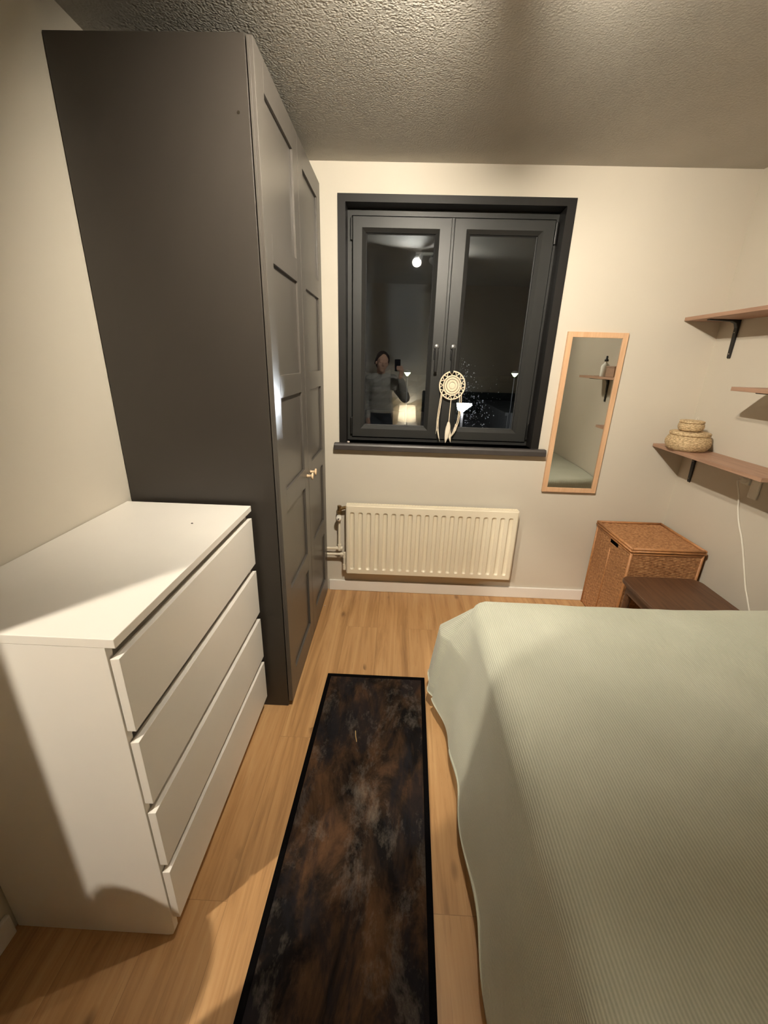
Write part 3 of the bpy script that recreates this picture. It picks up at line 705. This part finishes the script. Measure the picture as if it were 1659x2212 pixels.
weave(b, (HX0, HY1, 0.004), (0, -1, 0), (0, 0, 1), (-1, 0, 0), HY1 - HY0, HZ - 0.01, hole=(0.178, 0.272, 0.528, 0.558))
weave(b, (HX0, HY0, 0.004), (1, 0, 0), (0, 0, 1), (0, -1, 0), HX1 - HX0, HZ - 0.01)
weave(b, (HX1, HY0, 0.004), (0, 1, 0), (0, 0, 1), (1, 0, 0), HY1 - HY0, HZ - 0.01, row=0.02, su=2, sv=2)
weave(b, (HX1, HY1, 0.004), (-1, 0, 0), (0, 0, 1), (0, 1, 0), HX1 - HX0, HZ - 0.01, row=0.02, su=2, sv=2)
b.ob('hamper_body', 'wicker', hp, smooth=True, fix=False)
b = B(); e = 0.012
b.box(HX0 + e, HX1 - e, HY0 + e, HY1 - e, 0.01, 0.02)
for x, y in ((HX0, HY0), (HX1, HY0), (HX0, HY1), (HX1, HY1)): b.cyl((x, y, 0), (x, y, HZ - 0.004), 0.0075, seg=10)
for z in (0.012, HZ - 0.008):
    for p, q_ in (((HX0, HY0), (HX1, HY0)), ((HX1, HY0), (HX1, HY1)), ((HX1, HY1), (HX0, HY1)), ((HX0, HY1), (HX0, HY0))): b.cyl((*p, z), (*q_, z), 0.007, seg=10)
b.cyl((HX0 - 0.002, (HY0 + HY1) / 2 + .01, 0.02), (HX0 - 0.002, (HY0 + HY1) / 2 + .01, 0.5), 0.004, seg=8)
b.ob('hamper_frame', 'wickerrod', hp, smooth=True)
b = B(); b.box(HX0 + 0.02, HX0 + 0.03, HY0 + 0.05, HY1 - 0.05, 0.42, 0.565); b.ob('hole_shade', 'dark', hp)  # dark sheet behind the handle hole, stands in for the shade inside
b = B(); weave(b, (HX0, HY0, 0.586), (1, 0, 0), (0, 1, 0), (0, 0, 1), HX1 - HX0, HY1 - HY0, amp=0.005, row=0.0085)
b.box(HX0 + 0.004, HX1 - 0.004, HY0 + 0.004, HY1 - 0.004, 0.578, 0.585)
ld = b.ob('hamper_lid', 'wicker', hp, smooth=True, fix=False)
b = B()
for z, r, e in ((0.594, 0.0075, 0.004), (0.580, 0.0065, 0.006)):
    a0, a1, c0, c1 = HX0 - e, HX1 + e, HY0 - e, HY1 + e
    for p, q_ in (((a0, c0), (a1, c0)), ((a1, c0), (a1, c1)), ((a1, c1), (a0, c1)), ((a0, c1), (a0, c0))): b.cyl((*p, z), (*q_, z), r, seg=12)
    for p in ((a0, c0), (a1, c0), (a1, c1), (a0, c1)): b.ball((*p, z), r * 1.1, u=12, v=8)
b.ob('lid_rim', 'wickerrod', ld, smooth=True)

# ------------------------------------------------------------------ stool between bed and hamper
st = thing('stool', (2.50, 1.19, 0), 'dark brown wooden stool standing between the bed foot and hamper', 'stool')
def rrect(x0, x1, y0, y1, r, n=8):
    out = []
    for cx, cy, a0 in ((x1 - r, y1 - r, 0), (x0 + r, y1 - r, 90), (x0 + r, y0 + r, 180), (x1 - r, y0 + r, 270)):
        for k in range(n + 1):
            t = math.radians(a0 + 90 * k / n); out.append((cx + r * math.cos(t), cy + r * math.sin(t)))
    return out
B().prism(rrect(2.285, 2.712, 0.985, 1.412, 0.06), 'z', 0.43, 0.45).ob('seat', 'stool', st, bevel=0.004)
for x in (2.325, 2.672):
    for y in (1.025, 1.372): B().cyl((x, y, 0), (x + (2.5 - x) * 0.06, y + (1.2 - y) * 0.06, 0.43), 0.014, 0.02, 14).ob('leg', 'stool', st)
b = B(); b.box(2.325, 2.672, 1.015, 1.035, 0.37, 0.43); b.box(2.325, 2.672, 1.362, 1.382, 0.37, 0.43); b.box(2.315, 2.335, 1.03, 1.37, 0.37, 0.43); b.box(2.662, 2.682, 1.03, 1.37, 0.37, 0.43)
b.ob('apron', 'stool', st)

# ------------------------------------------------------------------ things at the window
dc = thing('dream_catcher', (1.345, 1.955, 1.05), 'cream crocheted dream catcher with feathers hanging from the right window handle', 'dream catcher')
DC = Vector((1.347, 1.952, 1.402)); DR = 0.076
def circ(r, n=48, z=0): return [DC + Vector((r * math.cos(2 * PI * k / n), 0, r * 1.06 * math.sin(2 * PI * k / n))) for k in range(n)]
B().tube(circ(DR, 64), 0.0042, 10, True).ob('hoop', 'cotton', dc, smooth=True)
b = B()
b.lathe([(0, -0.001), (0.017, -0.001), (0.0185, 0.0), (0.017, 0.001), (0, 0.001)], DC, 36, (0, -1, 0))
for r, w_ in ((0.0215, 0.0022), (0.0245, 0.0022), (0.0275, 0.0022), (0.0305, 0.0022), (0.0375, 0.0022), (0.0405, 0.0022), (0.0435, 0.0022), (0.0515, 0.0022), (0.0545, 0.0022)): b.tube(circ(r, 56), w_, 6, True)
for k in range(26):
    t = 2 * PI * k / 26; d_ = Vector((math.cos(t), 0, 1.06 * math.sin(t))); b.tube([DC + d_ * 0.017, DC + d_ * 0.038], 0.0011, 4)
for k in range(40):
    t = 2 * PI * k / 40; d_ = Vector((math.cos(t), 0, 1.06 * math.sin(t))); b.tube([DC + d_ * 0.044, DC + d_ * 0.052], 0.0017, 4)
n = 13
for k in range(n):
    t0 = 2 * PI * k / n; P = []
    for j in range(9):
        t = t0 + 2 * PI / n * j / 8; r = 0.057 + (DR - 0.057) * abs(math.cos(PI * j / 8)) ** 1.3
        P.append(DC + Vector((r * math.cos(t), 0, 1.06 * r * math.sin(t))))
    b.tube(P, 0.0028, 6)
b.ob('crochet_web', 'cotton', dc, smooth=True)
b = B(); yh = G0 - 0.012 - 0.020
b.tube(smoothpts([(1.337, yh - 0.008, 1.609), (1.331, yh - 0.006, 1.58), (1.338, 1.955, 1.537), (1.345, yh - 0.006, 1.58), (1.339, yh + 0.004, 1.608), (1.337, yh - 0.008, 1.609)]), 0.0022, 8)
b.tube([(1.338, 1.955, 1.54), (1.340, 1.953, 1.51), (1.346, 1.952, 1.482)], 0.0020, 8); b.ball((1.339, 1.954, 1.527), 0.0042, u=10, v=8)
b.ob('hanging_loop', 'cotton', dc, smooth=True)
for P in ([(1.290, 1.952, 1.344), (1.285, 1.950, 1.28), (1.278, 1.948, 1.20), (1.280, 1.948, 1.135)], [(1.284, 1.952, 1.350), (1.276, 1.950, 1.27), (1.270, 1.948, 1.18), (1.273, 1.948, 1.13)],
          [(1.347, 1.952, 1.322), (1.345, 1.950, 1.25), (1.343, 1.948, 1.165)], [(1.398, 1.952, 1.345), (1.400, 1.950, 1.27), (1.396, 1.948, 1.20), (1.384, 1.947, 1.15)], [(1.407, 1.952, 1.355), (1.410, 1.950, 1.28), (1.403, 1.948, 1.19), (1.389, 1.947, 1.14)]):
    B().tube(smoothpts(P), 0.0026, 8).ob('cord', 'cotton', dc, smooth=True)
def feather(p0, bend, L, wd_, name='feather'):
    b = B(); p0 = Vector(p0)
    def f(u, v):
        s = v; wdt = wd_ * (math.sin(PI * min(1, s * 0.93 + 0.07)) ** 0.7) * (1 if s < .98 else .3)
        c = p0 + Vector((bend * s * s, 0, -L * s)); o = (u - 0.5) * 2 * wdt
        return c + Vector((o + 0.0012 * fn((s * 30, u * 3, 1)), -0.006 * (1 - (2 * u - 1) ** 2) - 0.004 * math.sin(s * 3), 0.3 * abs(o)))
    b.grid(8, 22, f); b.tube([p0 + Vector((bend * s * s, -0.0075, -L * s)) for s in [k / 10 for k in range(10)]], 0.0009, 5)
    b.ob(name, 'feather', dc, smooth=True, mods=[('SOLIDIFY', dict(thickness=0.001))])
feather((1.343, 1.948, 1.185), -0.012, 0.130, 0.016)
feather((1.350, 1.955, 1.150), 0.014, 0.092, 0.011)
feather((1.279, 1.948, 1.150), 0.016, 0.085, 0.0055)
feather((1.272, 1.950, 1.20), -0.004, 0.09, 0.004)
feather((1.386, 1.948, 1.175), -0.026, 0.080, 0.006)
feather((1.394, 1.950, 1.17), -0.03, 0.075, 0.005)
b = B(); b.ball((0.727, 1.874, WZ0 + 0.0062), 0.0075, (1.15, 1, 0.85), 14, 10)
for v in b.bm.verts: v.co += Vector((fn(v.co, 120), fn(v.co, 131), fn(v.co, 140))) * 0.0008
b.ob('pebble', 'pebble', smooth=True, label='small pale pebble on the left end of the window sill', cat='pebble')

# ------------------------------------------------------------------ lamps
cs = thing('ceiling_spotlight', (1.235, 0.30, HC), 'ceiling light with two spot heads and an added third, glinting in the left window pane', 'ceiling light')
box('ceiling_plate', 'white_edge', (1.135, 1.335, 0.27, 0.33, HC - 0.02, HC - 0.0005), cs, bevel=0.004)
for kb, (c_, ax, half) in enumerate((((1.150, 0.305, 2.400), (math.cos(math.radians(94)), math.sin(math.radians(94)), -0.76), 60), ((1.320, 0.305, 2.400), (math.cos(math.radians(31)), math.sin(math.radians(33)), -0.30), 52), ((1.182, 0.420, 2.422), (-0.22, -0.80, -0.62), 34))):
    ax = Vector(ax).normalized(); c_ = Vector(c_); mz = 0.041 / math.tan(math.radians(half))
    k = 0.45 if kb == 2 else 1.0  # small third head is added: shades a forward wedge and fills backward
    b = B(); b.lathe([(r_ * k, z_ * k) for r_, z_ in ((0.001, -0.062), (0.020, -0.060), (0.026, -0.050), (0.034, -0.020), (0.0415, mz - 0.004), (0.0425, mz), (0.041, mz), (0.032, -0.018), (0.024, -0.048), (0.001, -0.055))], c_, 32, ax)
    hd = b.ob('spot_head', 'white', cs, smooth=True)
    (B().ball(c_, 0.013, u=20, v=12) if kb == 1 else B().lathe([(r_ * k, z_ * k) for r_, z_ in ((0, 0.003), (0.010, 0.0025), (0.019, 0.001), (0.020, 0.0), (0, 0.0))], c_, 32, ax)).ob('bulb', ('bulb_spot', 'bulb_spot_right', 'bulb_spot_fill')[kb], hd, smooth=True)
    p = c_ - ax * 0.045 * k; B().tube([p + Vector((0, 0, 0.012 * k)), (p.x * .8 + 1.235 * .2, 0.30 if kb < 2 else 0.33, HC - 0.02)], 0.006, 10).ob('spot_arm', 'white_edge', hd)
hl = thing('hall_lamp', (-0.56, -1.04, HC), 'small ceiling lamp in the hall behind the open door, with an added black shade', 'ceiling light')
B().lathe([(0, 0), (0.045, 0), (0.045, -0.012), (0.015, -0.022), (0, -0.022)], (-0.56, -1.04, HC - 0.0005), 28).ob('ceiling_rose', 'white_edge', hl, smooth=True)
B().cyl((-0.56, -1.04, HC - 0.02), (-0.56, -1.04, HC - 0.045), 0.016, seg=18).ob('lamp_holder', 'plastic', hl)
B().lathe([(0.012, -0.026), (0.020, -0.028), (0.060, -0.050), (0.085, -0.085), (0.083, -0.085), (0.058, -0.052), (0.018, -0.031), (0.012, -0.029)], (-0.56, -1.04, HC), 36).ob('lamp_shade', 'black', hl, smooth=True)  # opaque shade added to keep the bulb's light off the hall ceiling
B().ball((-0.56, -1.04, 2.395), 0.030, u=24, v=16).ob('bulb', 'bulb_hall', hl, smooth=True)
ns = thing('nightstand', (1.09, -1.215, 0), 'oak nightstand beside the bed head carrying the table lamp', 'nightstand')
box('top', 'nightstand', (0.95, 1.225, -1.33, -1.10, 0.52, 0.54), ns, bevel=0.003)
b = B(); b.box(0.96, 0.98, -1.32, -1.11, 0.12, 0.52); b.box(1.195, 1.215, -1.32, -1.11, 0.12, 0.52); b.box(0.98, 1.195, -1.32, -1.31, 0.12, 0.52); b.box(0.98, 1.195, -1.32, -1.11, 0.12, 0.14); b.ob('carcass', 'nightstand', ns)
box('drawer', 'nightstand', (0.982, 1.193, -1.125, -1.107, 0.36, 0.515), ns, bevel=0.002)
for x in (0.97, 1.19):
    for y in (-1.31, -1.13): B().cyl((x + .008, y, 0), (x + .008, y, 0.12), 0.010, 0.014, 12).ob('leg', 'nightstand', ns)
LX, LY = 1.160, -1.205
tl = thing('table_lamp', (LX, LY, 0.54), 'table lamp with cream drum shade, seen lit in the window glass', 'lamp')
B().lathe([(0, 0), (0.07, 0), (0.07, 0.010), (0.02, 0.016), (0.0, 0.016)], (LX, LY, 0.5405), 32).ob('lamp_base', 'black', tl, smooth=True)
B().cyl((LX, LY, 0.55), (LX, LY, 0.83), 0.006, seg=14).ob('lamp_stem', 'black', tl)
b = B(); b.cyl((LX, LY, 0.745), (LX, LY, 0.955), 0.128, 0.108, 48, False); b.ob('lamp_shade', 'shade', tl, smooth=True)
B().ball((LX, LY, 0.86), 0.026, u=20, v=12).ob('bulb', 'bulb_table', tl, smooth=True)

# unseen basket by the doorway, added to cast the rounded chest and floor shadow
LBC = (0.138, -0.345, 0.002)
lb = thing('shadow_basket', (0.138, -0.345, 0), 'unseen tall round basket added beside the open doorway as a shadow caster', 'basket')
coil([(0.122, 0.0), (0.127, 0.01), (0.129, 0.30), (0.130, 0.52), (0.128, 0.63)], LBC, 36, 64, rr=0.004).ob('basket_body', 'seagrass', lb, smooth=True)
coil([(0.128, 0.631), (0.132, 0.64), (0.130, 0.655), (0.105, 0.68), (0.06, 0.70), (0.02, 0.705)], LBC, 14, 64, rr=0.003).ob('basket_lid', 'seagrass', lb, smooth=True)

# ------------------------------------------------------------------ the photographer (seen in the window glass)
def PT(*p): return Vector(p)
bd = B()
HD = PT(0.805, -0.985, 1.515)
hr = Matrix.Rotation(math.radians(-14), 3, 'Z') @ Matrix.Rotation(math.radians(7), 3, 'Y') @ Matrix.Rotation(math.radians(-6), 3, 'X')
H = lambda x, y, z: HD + hr @ Vector((x, y, z))
bd.ball(H(0, -0.012, 0.030), 0.1, (0.76, 0.95, 0.92), 28, 20, hr)          # skull
bd.ball(H(0, 0.018, -0.040), 0.1, (0.62, 0.72, 0.82), 28, 20, hr)          # face
bd.ball(H(0, 0.060, -0.098), 0.030, (1.0, 0.85, 0.75), 16, 10, hr)         # chin
for s in (-1, 1):
    bd.ball(H(s * 0.040, 0.052, -0.030), 0.026, (1, .8, 1), 14, 10, hr)    # cheek
    bd.ball(H(s * 0.030, 0.074, 0.006), 0.020, (1.1, .5, .5), 12, 8, hr)   # brow
    bd.ball(H(s * 0.077, -0.012, -0.018), 0.026, (.35, .7, 1.15), 14, 10, hr)  # ear
bd.caps([H(0, 0.082, 0.0), H(0, 0.098, -0.028)], [0.009, 0.013], 12)       # nose
for s in (-1, 1): bd.ball(H(s * 0.010, 0.090, -0.033), 0.009, u=10, v=8)
bd.ball(H(0, 0.082, -0.062), 0.010, (2.1, .8, .45), 14, 8, hr); bd.ball(H(0, 0.080, -0.071), 0.010, (1.9, .8, .5), 14, 8, hr)  # lips
bd.caps([H(0, -0.02, -0.09), PT(0.795, -1.03, 1.345)], [0.052, 0.058], 18)
CH, HIP = PT(0.795, -1.03, 1.22), PT(0.79, -1.04, 0.90)
bd.caps([PT(0.66, -1.04, 1.30), PT(0.795, -1.03, 1.31), PT(0.935, -1.02, 1.30)], [0.055, 0.075, 0.055], 18)
for z, rx, ry in ((1.24, .155, .10), (1.14, .145, .10), (1.04, .130, .095), (0.95, .150, .105), (0.88, .165, .115)): bd.ball(PT(0.793, -1.035, z), 0.1, (rx * 10, ry * 10, 1.1), 24, 14)
SHR, ELR, WRR = PT(0.945, -1.02, 1.30), PT(1.115, -0.86, 1.085), PT(1.045, -0.728, 1.335)
SHL, ELL, WRL = PT(0.645, -1.04, 1.30), PT(0.60, -1.06, 1.02), PT(0.63, -0.95, 0.80)
bd.caps([SHR, ELR, WRR], [0.052, 0.042, 0.027], 16); bd.caps([SHL, ELL, WRL], [0.050, 0.041, 0.027], 16)
for s, x in ((1, 0.87), (-1, 0.715)):
    bd.caps([PT(x, -1.035, 0.86), PT(x + .01 * s, -1.02, 0.47), PT(x + .012 * s, -1.05, 0.09)], [0.085, 0.056, 0.036], 18)
    bd.ball(PT(x + .014 * s, -1.0, 0.035), 0.1, (.42, 1.15, .34), 18, 12)
# phone placed right behind the camera lens, its plane square to the view
PC = CAM - FWD * 0.0085 - UP * 0.056 - RIGHT * 0.019
ph = thing('phone', PC, 'black phone held up by the photographer, reflected in the window', 'phone')
b = B(); pw, phh, pt = 0.0358, 0.0735, 0.004
b.prism(rrect(-pw, pw, -phh, phh, 0.010), 'z', -pt, pt)
PM = Matrix(((RIGHT.x, UP.x, FWD.x, PC.x), (RIGHT.y, UP.y, FWD.y, PC.y), (RIGHT.z, UP.z, FWD.z, PC.z), (0, 0, 0, 1)))
bmesh.ops.transform(b.bm, matrix=PM, verts=b.bm.verts); pb = b.ob('phone_body', 'phone', ph, bevel=0.0012)
for x, y in ((0.019, 0.056), (0.001, 0.040)):
    b = B(); b.cyl((x, y, pt), (x, y, pt + 0.0016), 0.0075, seg=20)
    bmesh.ops.transform(b.bm, matrix=PM, verts=b.bm.verts); b.ob('phone_lens', 'lens', ph)
# right hand around the lower half of the phone
P = lambda x, y, z: PC + RIGHT * x + UP * y + FWD * z
palm = P(0.036, -0.045, -0.030)
bd.caps([WRR, P(0.050, -0.075, -0.034), palm], [0.027, 0.029, 0.026], 14)
for k, (y, L) in enumerate(((-0.012, 1.0), (-0.030, 1.05), (-0.048, 1.0), (-0.064, 0.85))):
    bd.caps([P(0.046, y - 0.008, -0.022), P(0.054, y, 0.002), P(0.040, y + 0.003, 0.016), P(0.040 - 0.030 * L, y + 0.004, 0.016), P(0.040 - 0.048 * L, y + 0.004, 0.0135)], [0.0105, 0.0095, 0.009, 0.0085, 0.0075], 10)
bd.caps([P(0.028, -0.060, -0.032), P(-0.005, -0.042, -0.026), P(-0.036, -0.026, -0.010), P(-0.042, -0.018, 0.0)], [0.014, 0.011, 0.0095, 0.0085], 10)
# left hand hanging
d_ = (WRL - ELL).normalized(); sd = Vector((0, 1, 0.3)).normalized(); sd = (sd - d_ * sd.dot(d_)).normalized(); nn = d_.cross(sd)
Q = lambda a, c, e: WRL + d_ * a + sd * c + nn * e
bd.caps([WRL, Q(0.045, 0, 0), Q(0.075, 0.0, 0.004)], [0.027, 0.031, 0.029], 14)
for c_, L in ((0.030, .92), (0.010, 1.05), (-0.010, 1.0), (-0.029, .8)):
    bd.caps([Q(0.075, c_ * .9, 0.002), Q(0.075 + 0.040 * L, c_, 0.008), Q(0.075 + 0.064 * L, c_, 0.020), Q(0.075 + 0.078 * L, c_, 0.034)], [0.0105, 0.009, 0.0085, 0.0075], 10)
bd.caps([Q(0.02, 0.026, 0.008), Q(0.055, 0.046, 0.018), Q(0.085, 0.050, 0.026)], [0.013, 0.0105, 0.0085], 10)
person = bd.ob('person', 'skin', smooth=True, base=(0.80, -1.03, 0.001), mods=[('REMESH', dict(mode='VOXEL', voxel_size=0.005, use_smooth_shade=True)), ('SMOOTH', dict(factor=0.6, iterations=6))],
               label='person in light grey sweater raising a phone, reflected in the left pane', cat='person')
b = B()
b.ball(H(0, -0.026, 0.044), 0.1, (0.82, 0.97, 0.90), 28, 20, hr)
b.ball(H(0, -0.055, -0.02), 0.1, (0.76, 0.62, 0.85), 24, 16, hr); b.ball(H(-0.02, -0.125, 0.0), 0.042, (1, .9, 1), 18, 12, hr)
for s in (-1, 1): b.caps([H(s * 0.05, 0.035, 0.085), H(s * 0.078, 0.005, 0.03), H(s * 0.08, -0.04, -0.03)], [0.022, 0.018, 0.016], 12)
bmesh.ops.transform(b.bm, matrix=Matrix.Identity(4), verts=b.bm.verts)
b.ob('hair', 'hair', person, mods=[('REMESH', dict(mode='VOXEL', voxel_size=0.008, use_smooth_shade=True)), ('SMOOTH', dict(factor=0.5, iterations=3))])
b = B()
b.caps([PT(0.655, -1.04, 1.295), PT(0.795, -1.035, 1.312), PT(0.940, -1.02, 1.295)], [0.068, 0.086, 0.070], 18)
for z, rx, ry in ((1.25, .178, .122), (1.16, .170, .122), (1.06, .163, .118), (0.97, .172, .124), (0.90, .180, .128)): b.ball(PT(0.793, -1.035, z), 0.1, (rx * 10, ry * 10, 1.0), 24, 14)
f9 = SHR.lerp(ELR, 0.5) + Vector((0.0, 0, -0.012))
b.caps([SHR, f9, ELR, ELR.lerp(WRR, .45), ELR.lerp(WRR, .90)], [0.072, 0.070, 0.066, 0.054, 0.042], 16)
b.caps([SHL, SHL.lerp(ELL, .5), ELL, ELL.lerp(WRL, .92)], [0.070, 0.064, 0.058, 0.042], 16)
b.ob('sweater', 'sweater', person, mods=[('REMESH', dict(mode='VOXEL', voxel_size=0.010, use_smooth_shade=True)), ('SMOOTH', dict(factor=0.6, iterations=6))])
b = B()
b.ball(PT(0.793, -1.037, 0.87), 0.1, (1.76, 1.26, 1.1), 24, 14)
for s, x in ((1, 0.87), (-1, 0.715)): b.caps([PT(x, -1.035, 0.84), PT(x + .01 * s, -1.02, 0.47), PT(x + .012 * s, -1.045, 0.10)], [0.100, 0.074, 0.058], 18)
b.ob('trousers', 'trousers', person, mods=[('REMESH', dict(mode='VOXEL', voxel_size=0.010, use_smooth_shade=True)), ('SMOOTH', dict(factor=0.5, iterations=5))])

# ------------------------------------------------------------------ outside, at night
GZ = -3.2
B().box(-40, 60, 2.6, 90, GZ - 0.2, GZ).ob('ground_outside', 'asphalt', base=(0, 20, GZ), **ST)
b = B(); b.grid(90, 6, lambda u, v: (-30 + 80 * u, 42 + 0.6 * fn((u * 60, v * 3, 0)), GZ + (3.6 + 0.7 * fn((u * 30, 0, 2)) + 0.4 * fn((u * 90, 0, 4))) * v)); b.ob('hedge', 'hedge', label='dark hedge line across the night view outside the right pane', cat='hedge', kind='stuff')
gr = thing('garage', (12, 31, GZ), 'low grey garage roof outside, dim behind the right pane', 'garage')
b = B(); b.box(8.2, 20, 27, 36, GZ, -1.6); b.ob('garage_wall', 'garage', gr)
b = B(); b.box(8.0, 20.2, 26.8, 36.2, -1.6, -1.4); b.ob('garage_roof', 'garage', gr)
def street(x, y, z, label):
    t = thing('street_lamp', (x, y, GZ), label, 'street lamp', 'street lamps outside')
    B().cyl((x, y, GZ), (x, y, z - 0.05), 0.06, 0.04, 12).ob('lamp_post', 'black', t)
    B().lathe([(0, -0.17), (0.05, -0.15), (0.19, 0.03), (0.13, 0.12), (0, 0.14)], (x, y, z), 20).ob('lamp_head', 'street', t, smooth=True)
    B().lathe([(0.20, 0.04), (0.14, 0.15), (0, 0.18)], (x, y, z), 20).ob('lamp_cap', 'greymetal', t)
street(1.535, 25, 0.875, 'green-white street lamp glowing beside the reflected phone in the left pane')
street(7.804, 25, 1.010, 'green-white street lamp glowing at the right edge of the right pane')
fl = thing('floodlight', (3.434, 15, GZ), 'blinding white floodlight outside, behind the dream catcher', 'floodlight')
B().cyl((3.434, 15.1, GZ), (3.434, 15.1, -0.1), 0.05, 0.05, 12).ob('lamp_post', 'black', fl)
b = B(); b.prism([(3.20, 0.14), (3.74, 0.10), (3.50, -0.10), (3.42, -0.16), (3.26, -0.10)], 'y', 14.9, 15.05); b.ob('lamp_face', 'flood', fl)
b = B(); b.box(3.16, 3.76, 14.88, 15.12, 0.15, 0.20); b.ob('lamp_housing', 'black', fl, bevel=0.02)
